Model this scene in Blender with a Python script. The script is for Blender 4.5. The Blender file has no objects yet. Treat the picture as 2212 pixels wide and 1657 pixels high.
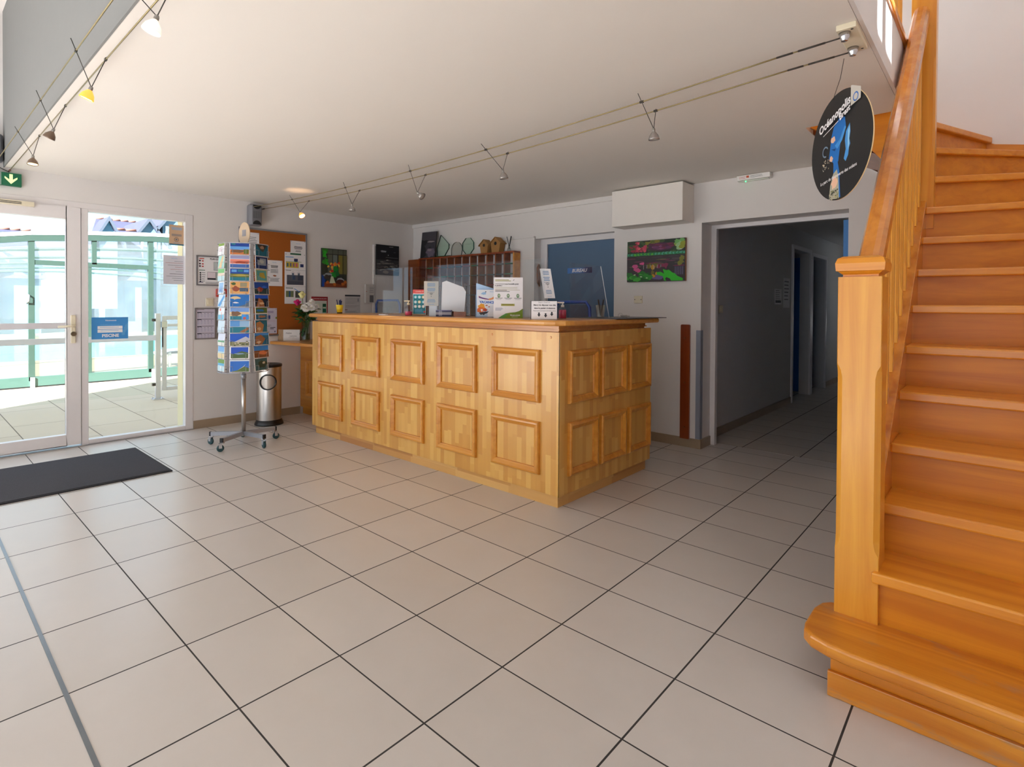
# Reception hall with a wooden desk, staircase and glazed entrance. Units: metres.
import bpy, bmesh, math, random
from mathutils import Vector, Matrix
random.seed(11)
SC = bpy.context.scene
COL = SC.collection
PI = math.pi

# ------------------------------------------------------------------ helpers
def s2l(c):
    c = c / 255.0
    return c / 12.92 if c <= 0.04045 else ((c + 0.055) / 1.055) ** 2.4

def rgb(r, g, b):
    return (s2l(r), s2l(g), s2l(b), 1.0)

MATS = {}

class NT:
    """tiny node-tree writer"""
    def __init__(s, m):
        m.use_nodes = True
        s.t = m.node_tree
        s.t.nodes.clear()
    def n(s, typ, **kw):
        nd = s.t.nodes.new(typ)
        for k, v in kw.items():
            if k.startswith('i_'):
                key = k[2:]
                key = int(key) if key.isdigit() else key.replace('_', ' ')
                if hasattr(v, 'is_output'):
                    s.t.links.new(v, nd.inputs[key])
                else:
                    nd.inputs[key].default_value = v
            else:
                setattr(nd, k, v)
        return nd
    def math(s, op, a, b=None, c=None):
        nd = s.n('ShaderNodeMath', operation=op)
        for i, v in enumerate((a, b, c)):
            if v is None: continue
            if hasattr(v, 'is_output'): s.t.links.new(v, nd.inputs[i])
            else: nd.inputs[i].default_value = v
        return nd.outputs[0]
    def link(s, a, b): s.t.links.new(a, b)
    def out(s, sh):
        o = s.n('ShaderNodeOutputMaterial')
        s.link(sh, o.inputs[0])

def mixc(t, fac, a, b):
    nd = t.n('ShaderNodeMix', data_type='RGBA')
    for sock, v in ((nd.inputs[0], fac), (nd.inputs[6], a), (nd.inputs[7], b)):
        if hasattr(v, 'is_output'): t.link(v, sock)
        else: sock.default_value = v
    return nd.outputs[2]

def M(name, col, rough=0.6, metal=0.0, emit=0.0, var=0.06, nscale=14.0, spec=0.5, bump=0.0, coat=0.0):
    """plain principled surface with a little noise in its colour"""
    if name in MATS: return MATS[name]
    m = bpy.data.materials.new(name)
    t = NT(m)
    tc = t.n('ShaderNodeTexCoord')
    ns = t.n('ShaderNodeTexNoise', i_Scale=nscale, i_Detail=3.0)
    t.link(tc.outputs['Object'], ns.inputs['Vector'])
    lo = tuple(max(0, c * (1 - var)) for c in col[:3]) + (1,)
    hi = tuple(min(1, c * (1 + var)) for c in col[:3]) + (1,)
    c = mixc(t, ns.outputs[0], lo, hi)
    p = t.n('ShaderNodeBsdfPrincipled', i_Roughness=rough, i_Metallic=metal)
    p.inputs['Specular IOR Level'].default_value = spec
    p.inputs['Coat Weight'].default_value = coat
    t.link(c, p.inputs['Base Color'])
    if emit:
        p.inputs['Emission Color'].default_value = col
        p.inputs['Emission Strength'].default_value = emit
    if bump:
        b = t.n('ShaderNodeBump', i_Strength=bump, i_Distance=0.002)
        t.link(ns.outputs[0], b.inputs['Height']); t.link(b.outputs[0], p.inputs['Normal'])
    t.out(p.outputs[0])
    MATS[name] = m
    return m

def ink(r, g, b):
    return M('ink_%d_%d_%d' % (r, g, b), rgb(r, g, b), rough=0.55, var=0.03)

def glass(name, tint=(0.96, 0.98, 0.97, 1), refl=1.0, haze=0.0, hazecol=(0.9, 0.95, 0.95, 1)):
    """thin clear pane: see-through with a fresnel reflection, optional whitish film"""
    if name in MATS: return MATS[name]
    m = bpy.data.materials.new(name)
    t = NT(m)
    tr = t.n('ShaderNodeBsdfTransparent', i_Color=tint)
    gl = t.n('ShaderNodeBsdfGlossy', i_Roughness=0.02)
    fr = t.n('ShaderNodeFresnel', i_IOR=1.45)
    bk = t.n('ShaderNodeNewGeometry')
    f = t.math('MULTIPLY', t.math('MULTIPLY', fr.outputs[0], refl), t.math('SUBTRACT', 1.0, bk.outputs['Backfacing']))
    f = t.math('MINIMUM', f, 0.9)
    mx = t.n('ShaderNodeMixShader')
    t.link(f, mx.inputs[0]); t.link(tr.outputs[0], mx.inputs[1]); t.link(gl.outputs[0], mx.inputs[2])
    sh = mx.outputs[0]
    if haze:
        tc = t.n('ShaderNodeTexCoord')
        ns = t.n('ShaderNodeTexNoise', i_Scale=2.5, i_Detail=5.0)
        t.link(tc.outputs['Object'], ns.inputs['Vector'])
        hz = t.math('MULTIPLY', t.math('ADD', ns.outputs[0], 0.5), haze)
        df = t.n('ShaderNodeBsdfDiffuse', i_Color=hazecol)
        tl = t.n('ShaderNodeBsdfTranslucent', i_Color=hazecol)
        m1 = t.n('ShaderNodeMixShader', i_0=0.5)
        t.link(df.outputs[0], m1.inputs[1]); t.link(tl.outputs[0], m1.inputs[2])
        m2 = t.n('ShaderNodeMixShader')
        t.link(hz, m2.inputs[0]); t.link(sh, m2.inputs[1]); t.link(m1.outputs[0], m2.inputs[2])
        sh = m2.outputs[0]
    t.out(sh)
    MATS[name] = m
    return m

def wood(name, c1, c2, axis='x', rough=0.3, scale=1.0, coat=0.3, wear=None):
    """varnished plank wood, grain stretched along one axis"""
    if name in MATS: return MATS[name]
    m = bpy.data.materials.new(name)
    t = NT(m)
    tc = t.n('ShaderNodeTexCoord')
    sc = {'x': (1.2, 22, 22), 'y': (22, 1.2, 22), 'z': (22, 22, 1.2)}[axis]
    mp = t.n('ShaderNodeMapping'); mp.inputs['Scale'].default_value = [v * scale for v in sc]
    t.link(tc.outputs['Object'], mp.inputs['Vector'])
    n1 = t.n('ShaderNodeTexNoise', i_Scale=1.0, i_Detail=5.0, i_Roughness=0.6, i_Distortion=0.6)
    t.link(mp.outputs[0], n1.inputs['Vector'])
    n2 = t.n('ShaderNodeTexNoise', i_Scale=1.3, i_Detail=2.0)
    t.link(tc.outputs['Object'], n2.inputs['Vector'])
    f = t.math('ADD', t.math('MULTIPLY', n1.outputs[0], 0.75), t.math('MULTIPLY', n2.outputs[0], 0.35))
    r = t.n('ShaderNodeValToRGB')
    r.color_ramp.elements[0].position = 0.36; r.color_ramp.elements[0].color = c2
    r.color_ramp.elements[1].position = 0.68; r.color_ramp.elements[1].color = c1
    t.link(f, r.inputs[0])
    c = r.outputs[0]
    if wear:
        n3 = t.n('ShaderNodeTexNoise', i_Scale=1.0, i_Detail=7.0, i_Roughness=0.7)
        mp2 = t.n('ShaderNodeMapping'); mp2.inputs['Scale'].default_value = (3, 9, 12)
        t.link(tc.outputs['Object'], mp2.inputs['Vector']); t.link(mp2.outputs[0], n3.inputs['Vector'])
        r3 = t.n('ShaderNodeValToRGB')
        r3.color_ramp.elements[0].position = 0.56; r3.color_ramp.elements[0].color = (0, 0, 0, 1)
        r3.color_ramp.elements[1].position = 0.72; r3.color_ramp.elements[1].color = (0.75, 0.75, 0.75, 1)
        t.link(n3.outputs[0], r3.inputs[0])
        c = mixc(t, r3.outputs[0], c, wear)
    p = t.n('ShaderNodeBsdfPrincipled', i_Roughness=rough)
    p.inputs['Coat Weight'].default_value = coat
    p.inputs['Coat Roughness'].default_value = 0.15
    t.link(c, p.inputs['Base Color'])
    b = t.n('ShaderNodeBump', i_Strength=0.08, i_Distance=0.002)
    t.link(n1.outputs[0], b.inputs['Height']); t.link(b.outputs[0], p.inputs['Normal'])
    t.out(p.outputs[0])
    MATS[name] = m
    return m

def staves(name, cols, w=0.038, l=0.26, vertical=True, rough=0.3):
    """butcher-block staves: narrow strips cut to random lengths, each its own tint"""
    if name in MATS: return MATS[name]
    m = bpy.data.materials.new(name)
    t = NT(m)
    g = t.n('ShaderNodeNewGeometry')
    sp = t.n('ShaderNodeSeparateXYZ'); t.link(g.outputs['Position'], sp.inputs[0])
    hor = t.math('ADD', sp.outputs[0], sp.outputs[1])
    a, b = (hor, sp.outputs[2]) if vertical else (sp.outputs[2], hor)
    ca = t.math('FLOOR', t.math('DIVIDE', a, w))
    wn = t.n('ShaderNodeTexWhiteNoise', noise_dimensions='1D'); t.link(ca, wn.inputs['W'])
    cb = t.math('FLOOR', t.math('ADD', t.math('DIVIDE', b, l), t.math('MULTIPLY', wn.outputs[0], 7.0)))
    cv = t.n('ShaderNodeCombineXYZ'); t.link(ca, cv.inputs[0]); t.link(cb, cv.inputs[1])
    w2 = t.n('ShaderNodeTexWhiteNoise', noise_dimensions='3D'); t.link(cv.outputs[0], w2.inputs['Vector'])
    mp = t.n('ShaderNodeMapping'); mp.inputs['Scale'].default_value = (30, 30, 2) if vertical else (2, 2, 30)
    t.link(g.outputs['Position'], mp.inputs['Vector'])
    n1 = t.n('ShaderNodeTexNoise', i_Scale=1.0, i_Detail=4.0); t.link(mp.outputs[0], n1.inputs['Vector'])
    f = t.math('ADD', t.math('MULTIPLY', w2.outputs[0], 0.72), t.math('MULTIPLY', n1.outputs[0], 0.28))
    r = t.n('ShaderNodeValToRGB')
    e = r.color_ramp.elements
    e[0].position = 0.08; e[0].color = cols[0]
    e[1].position = 0.92; e[1].color = cols[2]
    k = e.new(0.5); k.color = cols[1]
    t.link(f, r.inputs[0])
    p = t.n('ShaderNodeBsdfPrincipled', i_Roughness=rough)
    p.inputs['Coat Weight'].default_value = 0.25
    p.inputs['Coat Roughness'].default_value = 0.2
    t.link(r.outputs[0], p.inputs['Base Color'])
    t.out(p.outputs[0])
    MATS[name] = m
    return m

def tiles(name, tx, ty, ox, oy, joint, c1, c2, cj, rough=0.2, stagger=0.0, jx=None):
    """rectangular floor tiles with dark joints, laid out in metres"""
    if name in MATS: return MATS[name]
    m = bpy.data.materials.new(name)
    t = NT(m)
    g = t.n('ShaderNodeNewGeometry')
    sp = t.n('ShaderNodeSeparateXYZ'); t.link(g.outputs['Position'], sp.inputs[0])
    v = t.math('DIVIDE', t.math('SUBTRACT', sp.outputs[1], oy), ty)
    iv = t.math('FLOOR', v)
    u = t.math('DIVIDE', t.math('SUBTRACT', sp.outputs[0], ox), tx)
    if stagger:
        u = t.math('ADD', u, t.math('MULTIPLY', iv, stagger))
    iu = t.math('FLOOR', u)
    fu = t.math('FRACT', t.math('ADD', u, 0.5)); fv = t.math('FRACT', t.math('ADD', v, 0.5))
    du = t.math('MULTIPLY', t.math('ABSOLUTE', t.math('SUBTRACT', fu, 0.5)), tx)
    dv = t.math('MULTIPLY', t.math('ABSOLUTE', t.math('SUBTRACT', fv, 0.5)), ty)
    ju = t.math('LESS_THAN', du, (jx or joint) / 2); jv = t.math('LESS_THAN', dv, joint / 2)
    j = t.math('MAXIMUM', ju, jv)
    cv = t.n('ShaderNodeCombineXYZ'); t.link(iu, cv.inputs[0]); t.link(iv, cv.inputs[1])
    wn = t.n('ShaderNodeTexWhiteNoise', noise_dimensions='3D'); t.link(cv.outputs[0], wn.inputs['Vector'])
    ns = t.n('ShaderNodeTexNoise', i_Scale=5.0, i_Detail=6.0, i_Roughness=0.65)
    t.link(g.outputs['Position'], ns.inputs['Vector'])
    f = t.math('ADD', t.math('MULTIPLY', wn.outputs[0], 0.45), t.math('MULTIPLY', ns.outputs[0], 0.6))
    c = mixc(t, j, mixc(t, f, c1, c2), cj)
    p = t.n('ShaderNodeBsdfPrincipled')
    p.inputs['IOR'].default_value = 1.6
    t.link(c, p.inputs['Base Color'])
    t.link(t.math('ADD', t.math('MULTIPLY', j, 0.5), t.math('ADD', rough, t.math('MULTIPLY', ns.outputs[0], 0.12))), p.inputs['Roughness'])
    b = t.n('ShaderNodeBump', i_Strength=0.5, i_Distance=0.002)
    t.link(t.math('SUBTRACT', 1.0, j), b.inputs['Height'])
    t.link(b.outputs[0], p.inputs['Normal'])
    t.out(p.outputs[0])
    MATS[name] = m
    return m

_TXT = {}
def text_mesh(body, bold=0.0, shear=0.0):
    key = (body, bold, shear)
    if key in _TXT: return _TXT[key]
    cu = bpy.data.curves.new('lettering', 'FONT')
    cu.body = body; cu.size = 1.0; cu.resolution_u = 2; cu.offset = bold; cu.shear = shear
    cu.fill_mode = 'FRONT'
    ob = bpy.data.objects.new('lettering', cu); COL.objects.link(ob)
    dg = bpy.context.evaluated_depsgraph_get(); dg.update()
    me = bpy.data.meshes.new_from_object(ob.evaluated_get(dg))
    vs = [(v.co.x, v.co.y) for v in me.vertices]; fs = [tuple(p.vertices) for p in me.polygons]
    bpy.data.objects.remove(ob); bpy.data.curves.remove(cu); bpy.data.meshes.remove(me)
    if vs:
        x0 = min(v[0] for v in vs); x1 = max(v[0] for v in vs); y0 = min(v[1] for v in vs); y1 = max(v[1] for v in vs)
    else:
        x0 = x1 = y0 = y1 = 0
    _TXT[key] = (vs, fs, (x0, y0, x1, y1))
    return _TXT[key]

WL = {}
class B:
    """collects shapes in world metres, then links them as ONE mesh object"""
    def __init__(s):
        s.v = []; s.f = []; s.fm = []; s.fs = []; s.mats = []
    def mi(s, m):
        if m not in s.mats: s.mats.append(m)
        return s.mats.index(m)
    def add(s, vs, fs, m, smooth=False):
        o = len(s.v); k = s.mi(m)
        s.v += [tuple(v) for v in vs]
        for f in fs:
            s.f.append(tuple(o + i for i in f)); s.fm.append(k); s.fs.append(smooth)
        return s
    def box(s, x0, y0, z0, x1, y1, z1, m):
        x0, x1 = min(x0, x1), max(x0, x1); y0, y1 = min(y0, y1), max(y0, y1); z0, z1 = min(z0, z1), max(z0, z1)
        vs = [(x0, y0, z0), (x1, y0, z0), (x1, y1, z0), (x0, y1, z0), (x0, y0, z1), (x1, y0, z1), (x1, y1, z1), (x0, y1, z1)]
        return s.add(vs, [(3, 2, 1, 0), (4, 5, 6, 7), (0, 1, 5, 4), (1, 2, 6, 5), (2, 3, 7, 6), (3, 0, 4, 7)], m)
    def obox(s, c, ax, ay, az, m):
        """oriented box: centre and three half-extent vectors"""
        c, ax, ay, az = Vector(c), Vector(ax), Vector(ay), Vector(az)
        vs = [c + sx * ax + sy * ay + sz * az for sz in (-1, 1) for (sx, sy) in ((-1, -1), (1, -1), (1, 1), (-1, 1))]
        return s.add(vs, [(3, 2, 1, 0), (4, 5, 6, 7), (0, 1, 5, 4), (1, 2, 6, 5), (2, 3, 7, 6), (3, 0, 4, 7)], m)
    def prism(s, pts, vec, m):
        n = len(pts); vec = Vector(vec); pts = [Vector(p) for p in pts]
        vs = pts + [p + vec for p in pts]
        fs = [tuple(range(n))[::-1], tuple(range(n, 2 * n))] + [(i, (i + 1) % n, n + (i + 1) % n, n + i) for i in range(n)]
        return s.add(vs, fs, m)
    def face(s, pts, m):
        return s.add(pts, [tuple(range(len(pts)))], m)
    def tube(s, pts, r, m, n=8, closed=False, up=None):
        pts = [Vector(p) for p in pts]; k = len(pts)
        rs = r if isinstance(r, (list, tuple)) else [r] * k
        rings = []; prev = None
        for i, p in enumerate(pts):
            if closed: d = pts[(i + 1) % k] - pts[i - 1]
            else: d = pts[min(i + 1, k - 1)] - pts[max(i - 1, 0)]
            d.normalize()
            if prev is None:
                a = Vector((0, 0, 1)) if abs(d.z) < 0.9 else Vector((1, 0, 0))
                a = d.cross(a).normalized()
            else:
                a = (prev - d * prev.dot(d)).normalized()
            prev = a; b = d.cross(a)
            rings.append([p + rs[i] * (math.cos(2 * PI * j / n) * a + math.sin(2 * PI * j / n) * b) for j in range(n)])
        vs = [v for rg in rings for v in rg]
        fs = []
        kk = k if closed else k - 1
        for i in range(kk):
            i2 = (i + 1) % k
            for j in range(n):
                fs.append((i * n + j, i * n + (j + 1) % n, i2 * n + (j + 1) % n, i2 * n + j))
        s.add(vs, fs, m, True)
        if not closed:
            s.add(rings[0], [tuple(range(n))[::-1]], m); s.add(rings[-1], [tuple(range(n))], m)
        return s
    def lathe(s, c, prof, m, n=24, d=(0, 0, 1), smooth=True, caps=True):
        """prof = [(radius, height)...] about axis d through c"""
        c = Vector(c); d = Vector(d).normalized()
        a = Vector((0, 0, 1)) if abs(d.z) < 0.9 else Vector((1, 0, 0))
        a = d.cross(a).normalized(); b = d.cross(a)
        rings = [[c + d * h + r * (math.cos(2 * PI * j / n) * a + math.sin(2 * PI * j / n) * b) for j in range(n)] for r, h in prof]
        vs = [v for rg in rings for v in rg]; fs = []
        for i in range(len(prof) - 1):
            for j in range(n):
                fs.append((i * n + j, i * n + (j + 1) % n, (i + 1) * n + (j + 1) % n, (i + 1) * n + j))
        s.add(vs, fs, m, smooth)
        if caps:
            s.add(rings[0], [tuple(range(n))[::-1]], m); s.add(rings[-1], [tuple(range(n))], m)
        return s
    def ball(s, c, r, m, sc=(1, 1, 1), nu=12, nv=8, jit=0.0):
        vs = []; fs = []
        for i in range(nv + 1):
            th = PI * i / nv
            for j in range(nu):
                ph = 2 * PI * j / nu; q = r * (1 + random.uniform(-jit, jit))
                vs.append((c[0] + q * sc[0] * math.sin(th) * math.cos(ph), c[1] + q * sc[1] * math.sin(th) * math.sin(ph), c[2] + q * sc[2] * math.cos(th)))
        for i in range(nv):
            for j in range(nu):
                fs.append((i * nu + j, (i + 1) * nu + j, (i + 1) * nu + (j + 1) % nu, i * nu + (j + 1) % nu))
        return s.add(vs, fs, m, True)
    def loft(s, loops, m, smooth=False):
        """closed loops of equal length joined in order"""
        n = len(loops[0]); vs = [v for l in loops for v in l]; fs = []
        for i in range(len(loops) - 1):
            for j in range(n):
                fs.append((i * n + j, i * n + (j + 1) % n, (i + 1) * n + (j + 1) % n, (i + 1) * n + j))
        return s.add(vs, fs, m, smooth)
    def obj(s, name, parent=None, loc=None, bevel=0.0, seg=2):
        bm = bmesh.new()
        off = Vector(WL[parent.name]) if parent is not None else Vector(loc or (0, 0, 0))
        bv = [bm.verts.new(Vector(v) - off) for v in s.v]
        for f, k, sm in zip(s.f, s.fm, s.fs):
            try:
                fc = bm.faces.new([bv[i] for i in f])
            except ValueError:
                continue
            fc.material_index = k; fc.smooth = sm
        bmesh.ops.remove_doubles(bm, verts=bm.verts, dist=1e-5)
        bmesh.ops.recalc_face_normals(bm, faces=bm.faces)
        me = bpy.data.meshes.new(name); bm.to_mesh(me); bm.free()
        for m in s.mats: me.materials.append(m)
        o = bpy.data.objects.new(name, me); COL.objects.link(o)
        if parent is not None: o.parent = parent
        else: o.location = off
        WL[o.name] = tuple(off)
        if bevel:
            bd = o.modifiers.new('edge', 'BEVEL'); bd.width = bevel; bd.segments = seg; bd.limit_method = 'ANGLE'; bd.angle_limit = math.radians(40)
            bd.harden_normals = False
        return o

def tag(o, label, cat, group=None):
    o['label'] = label; o['category'] = cat
    if group: o['group'] = group
    return o

def thing(name, label, cat, loc, group=None):
    o = bpy.data.objects.new(name, None); COL.objects.link(o)
    o.location = loc; o.empty_display_size = 0.1
    WL[o.name] = tuple(loc)
    return tag(o, label, cat, group)

def struct(b, name, parent=None, **kw):
    o = b.obj(name, parent, **kw)
    if parent is None: o['kind'] = 'structure'
    return o

class Sheet:
    """a flat printed face: u to the reader's right, v up, both in metres from the lower left corner"""
    def __init__(s, b, o, ux, uz, w, h):
        s.b = b; s.o = Vector(o); s.ux = Vector(ux).normalized(); s.uz = Vector(uz).normalized()
        s.n = s.ux.cross(s.uz); s.w = w; s.h = h; s.k = 1
    def P(s, u, v, lift=None):
        return s.o + s.ux * (u * s.w) + s.uz * (v * s.h) + s.n * (0.0004 + 0.00004 * (s.k if lift is None else lift))
    def slab(s, th, m):
        s.b.prism([s.o, s.o + s.ux * s.w, s.o + s.ux * s.w + s.uz * s.h, s.o + s.uz * s.h], -s.n * th, m)
        return s
    def rect(s, u0, v0, u1, v1, m):
        s.k += 1; s.b.face([s.P(u0, v0), s.P(u1, v0), s.P(u1, v1), s.P(u0, v1)], m); return s
    def poly(s, pts, m):
        s.k += 1; s.b.face([s.P(u, v) for u, v in pts], m); return s
    def disc(s, u, v, r, m, n=20, ry=None):
        """r in metres"""
        s.k += 1; ry = ry or r
        s.b.face([s.P(u, v) + s.ux * (r * math.cos(2 * PI * i / n)) + s.uz * (ry * math.sin(2 * PI * i / n)) for i in range(n)], m); return s
    def ring(s, u, v, r, r2, m, n=24, a0=0, a1=2 * PI):
        s.k += 1
        for i in range(n):
            a, b = a0 + (a1 - a0) * i / n, a0 + (a1 - a0) * (i + 1) / n
            q = [s.P(u, v) + s.ux * (rr * math.cos(t)) + s.uz * (rr * math.sin(t)) for rr, t in ((r, a), (r, b), (r2, b), (r2, a))]
            s.b.face(q, m)
        return s
    def blob(s, u, v, ru, rv, m, n=14, jit=0.25):
        s.k += 1
        pts = []
        for i in range(n):
            a = 2 * PI * i / n; q = 1 + random.uniform(-jit, jit)
            uu = min(1, max(0, u + ru * q * math.cos(a))); vv = min(1, max(0, v + rv * q * math.sin(a)))
            pts.append(s.P(uu, vv))
        s.b.face(pts, m); return s
    def lines(s, u0, v1, u1, n, dv, m, th=0.35, ragged=0.25, center=False):
        """rows of small unreadable print"""
        s.k += 1
        for i in range(n):
            a, e = u0, u1 - (u1 - u0) * random.uniform(0, ragged)
            if center:
                d = (u1 - e) / 2; a += d; e = u1 - d
            y = v1 - i * dv
            s.b.face([s.P(a, y - dv * th), s.P(e, y - dv * th), s.P(e, y), s.P(a, y)], m)
        return s
    def text(s, body, u, v, w, m, bold=0.0, shear=0.0, slope=0.0, hmax=None):
        """lettering centred on (u, v), w = width as a share of the sheet, slope = rise angle"""
        vs, fs, (x0, y0, x1, y1) = text_mesh(body, bold, shear)
        if not fs: return s
        s.k += 1
        k = w * s.w / (x1 - x0)
        if hmax: k = min(k, hmax * s.h / (y1 - y0))
        c, sn = math.cos(slope), math.sin(slope)
        base = s.P(u, v); pts = []
        for x, y in vs:
            a, b = (x - (x0 + x1) / 2) * k, (y - (y0 + y1) / 2) * k
            pts.append(base + s.ux * (a * c - b * sn) + s.uz * (a * sn + b * c))
        s.b.add(pts, fs, m); return s

def poster(name, label, cat, o, ux, uz, w, h, draw, th=0.002, base=None, group=None, frame=None):
    b = B(); sh = Sheet(b, o, ux, uz, w, h)
    sh.slab(th, base or PAPER)
    if frame:
        fm, fw, fd = frame
        n = sh.n
        outer = [sh.o, sh.o + sh.ux * w, sh.o + sh.ux * w + sh.uz * h, sh.o + sh.uz * h]
        cc = sh.o + sh.ux * w / 2 + sh.uz * h / 2
        def inset(d): return [sh.o + sh.ux * d + sh.uz * d, sh.o + sh.ux * (w - d) + sh.uz * d, sh.o + sh.ux * (w - d) + sh.uz * (h - d), sh.o + sh.ux * d + sh.uz * (h - d)]
    draw(sh)
    if not frame:
        return tag(b.obj(name, loc=o), label, cat, group)
    root = tag(b.obj(name, loc=o), label, cat, group)
    f = B()
    f.loft([[p - n * th for p in outer], [p + n * fd for p in outer], [p + n * fd for p in inset(fw)], [p for p in inset(fw)]], fm)
    f.obj('frame', root)
    return root

# ------------------------------------------------------------------ palette
PAPER = M('paper', rgb(238, 236, 238), rough=0.7, var=0.02)
BLACK = M('black_plastic', rgb(24, 24, 27), rough=0.4)
DARKINK = ink(40, 42, 50)
GREYINK = ink(120, 122, 128)
CHROME = M('chrome', rgb(200, 200, 204), rough=0.18, metal=1.0, var=0.02)
STEEL = M('brushed_steel', rgb(190, 184, 178), rough=0.3, metal=1.0, var=0.05)
GREYMET = M('grey_painted_metal', rgb(140, 142, 148), rough=0.4, metal=0.3)
WHITEPL = M('white_plastic', rgb(232, 230, 226), rough=0.35, var=0.02)
PVC = M('white_pvc', rgb(226, 222, 222), rough=0.35, var=0.02)
CREAM = M('cream_plastic', rgb(226, 216, 190), rough=0.4, var=0.02)
WALL = M('wall_paint', rgb(226, 222, 219), rough=0.85, var=0.03, nscale=3.0, bump=0.03)
CEIL = M('ceiling_paint', rgb(230, 225, 218), rough=0.9, var=0.015, nscale=1.5)
TANTILE = M('skirting_tile', rgb(160, 140, 116), rough=0.35, var=0.1, nscale=6)
WD_X = wood('stair_wood_x', rgb(228, 152, 44), rgb(202, 118, 20), 'x')
WD_Z = wood('stair_wood_z', rgb(230, 164, 56), rgb(206, 128, 30), 'z')
WD_Y = wood('handrail_wood', rgb(216, 138, 46), rgb(186, 104, 22), 'y', rough=0.25, coat=0.5)
WD_RISER = wood('riser_wood', rgb(216, 138, 22), rgb(190, 108, 8), 'x', rough=.42, coat=.08)
WD_WORN = wood('worn_tread_wood', rgb(224, 150, 46), rgb(192, 110, 20), 'x', wear=rgb(150, 132, 112))
WD_TOP = wood('desk_top_wood', rgb(220, 160, 80), rgb(196, 126, 48), 'x')
WD_MOLD = wood('moulding_wood', rgb(214, 148, 56), rgb(188, 114, 28), 'x', rough=0.28)
WD_DARK = wood('red_brown_wood', rgb(150, 78, 30), rgb(112, 50, 16), 'x')
WD_CHERRY = wood('cherry_wood', rgb(148, 66, 20), rgb(120, 46, 12), 'z')
STAVE = staves('block_staves', (rgb(198, 140, 58), rgb(212, 158, 74), rgb(226, 180, 96)))
STAVE_H = staves('plinth_staves', (rgb(178, 118, 54), rgb(202, 148, 78), rgb(222, 176, 104)), w=0.045, l=0.5, vertical=False)
CLEAR = glass('clear_pane')
ACRYL = glass('acrylic_sheet', tint=(0.93, 0.95, 0.96, 1), refl=1.3)
# ------------------------------------------------------------------ the room
FLOOR = tiles('floor_tiles', 0.45, 0.33, 0.0, 0.0, 0.005, rgb(193, 186, 178), rgb(208, 202, 196), rgb(40, 35, 32), rough=0.24, jx=0.006)
FLOOR2 = tiles('corridor_tiles', 0.45, 0.33, 0.04, 0.17, 0.004, rgb(190, 180, 168), rgb(206, 197, 186), rgb(46, 40, 36), rough=0.34, jx=0.007)
XL, XR, YF, YB, ZC, ZT = -1.36, 5.06, -3.9, 3.82, 2.235, 4.9

b = B(); b.box(XL - .25, YF - .25, -.2, XR + .2, YB + .30, 0, FLOOR); struct(b, 'floor')
b = B(); b.box(1.38, YB + .30, -.2, 3.75, 10.2, .001, FLOOR2); struct(b, 'floor_corridor')
b = B(); b.box(XL + .01, -.336, 0, 4.6, -.324, .002, M('joint_metal', rgb(120, 124, 128), rough=.3, metal=.8)); struct(b, 'trim_expansion_joint')

# left wall: entrance glazing opening y -0.60 .. 1.205, z 0 .. 2.03
b = B()
b.box(XL - .07, YF - .2, 0, XL, -.60, ZT, WALL)
b.box(XL - .07, -.60, 2.033, XL, 1.205, ZT, WALL)
b.box(XL - .07, 1.205, 0, XL, YB + .25, 2.8, WALL); b.box(XL - .07, 3.4, 2.8, XL, YB + .25, ZT, WALL); b.box(XL - .07, 1.205, 4.6, XL, 3.4, ZT, WALL)  # unseen upper opening, added to let sky light onto the upper floor
struct(b, 'wall_left')
FACADE = M('cream_render', rgb(238, 226, 186), rough=.9, var=.04)
b = B()
b.box(XL - .25, YF - .2, 0, XL - .072, -.60, ZT, FACADE)
b.box(XL - .25, -.60, 2.033, XL - .072, 1.15, ZT, FACADE)
b.box(XL - .25, 1.15, 0, XL - .072, YB + .25, 2.8, FACADE); b.box(XL - .25, 3.4, 2.8, XL - .072, YB + .25, ZT, FACADE); b.box(XL - .25, 1.15, 4.6, XL - .072, 3.4, ZT, FACADE)
struct(b, 'wall_left_outer')

# back wall with the office door recess and the corridor opening
b = B()
b.box(XL - .07, YB, 0, .70, YB + .23, ZT, WALL)
b.box(.70, YB, 1.90, 1.652, YB + .23, ZT, WALL)
b.box(1.652, YB, 0, 2.493, YB + .23, ZT, WALL)
b.box(2.493, YB, 1.90, 3.56, YB + .23, ZT, WALL)
b.box(3.56, YB, 0, XR + .2, YB + .23, ZT, WALL)
struct(b, 'wall_back')
b = B(); b.box(.62, YB + .235, -.05, 1.74, YB + .26, 2.0, WALL); struct(b, 'wall_office')
# thin lining along the lower half of the corner behind the desk
b = B(); b.box(XL, 3.20, 0, XL + .022, YB, 1.915, WALL); b.box(XL + .022, YB - .022, 0, .70, YB, 1.912, WALL); struct(b, 'wall_lining')
b = B(); b.box(XL, 3.20, 1.915, XL + .03, YB, 1.928, WALL); b.box(XL + .03, YB - .032, 1.912, .70, YB, 1.926, WALL); struct(b, 'trim_ledge')
b = B(); b.box(XL + .001, YB - .02, 2.19, 1.75, YB, ZC, WALL); struct(b, 'trim_cove')
# white box housing on the back wall
b = B(); b.box(1.757, 3.60, 1.905, 2.422, YB, 2.222, M('white_board', rgb(234, 229, 223), rough=.7, var=.02)); b = struct(b, 'wall_box_housing', bevel=.003)

ZG1 = 2.3
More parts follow.
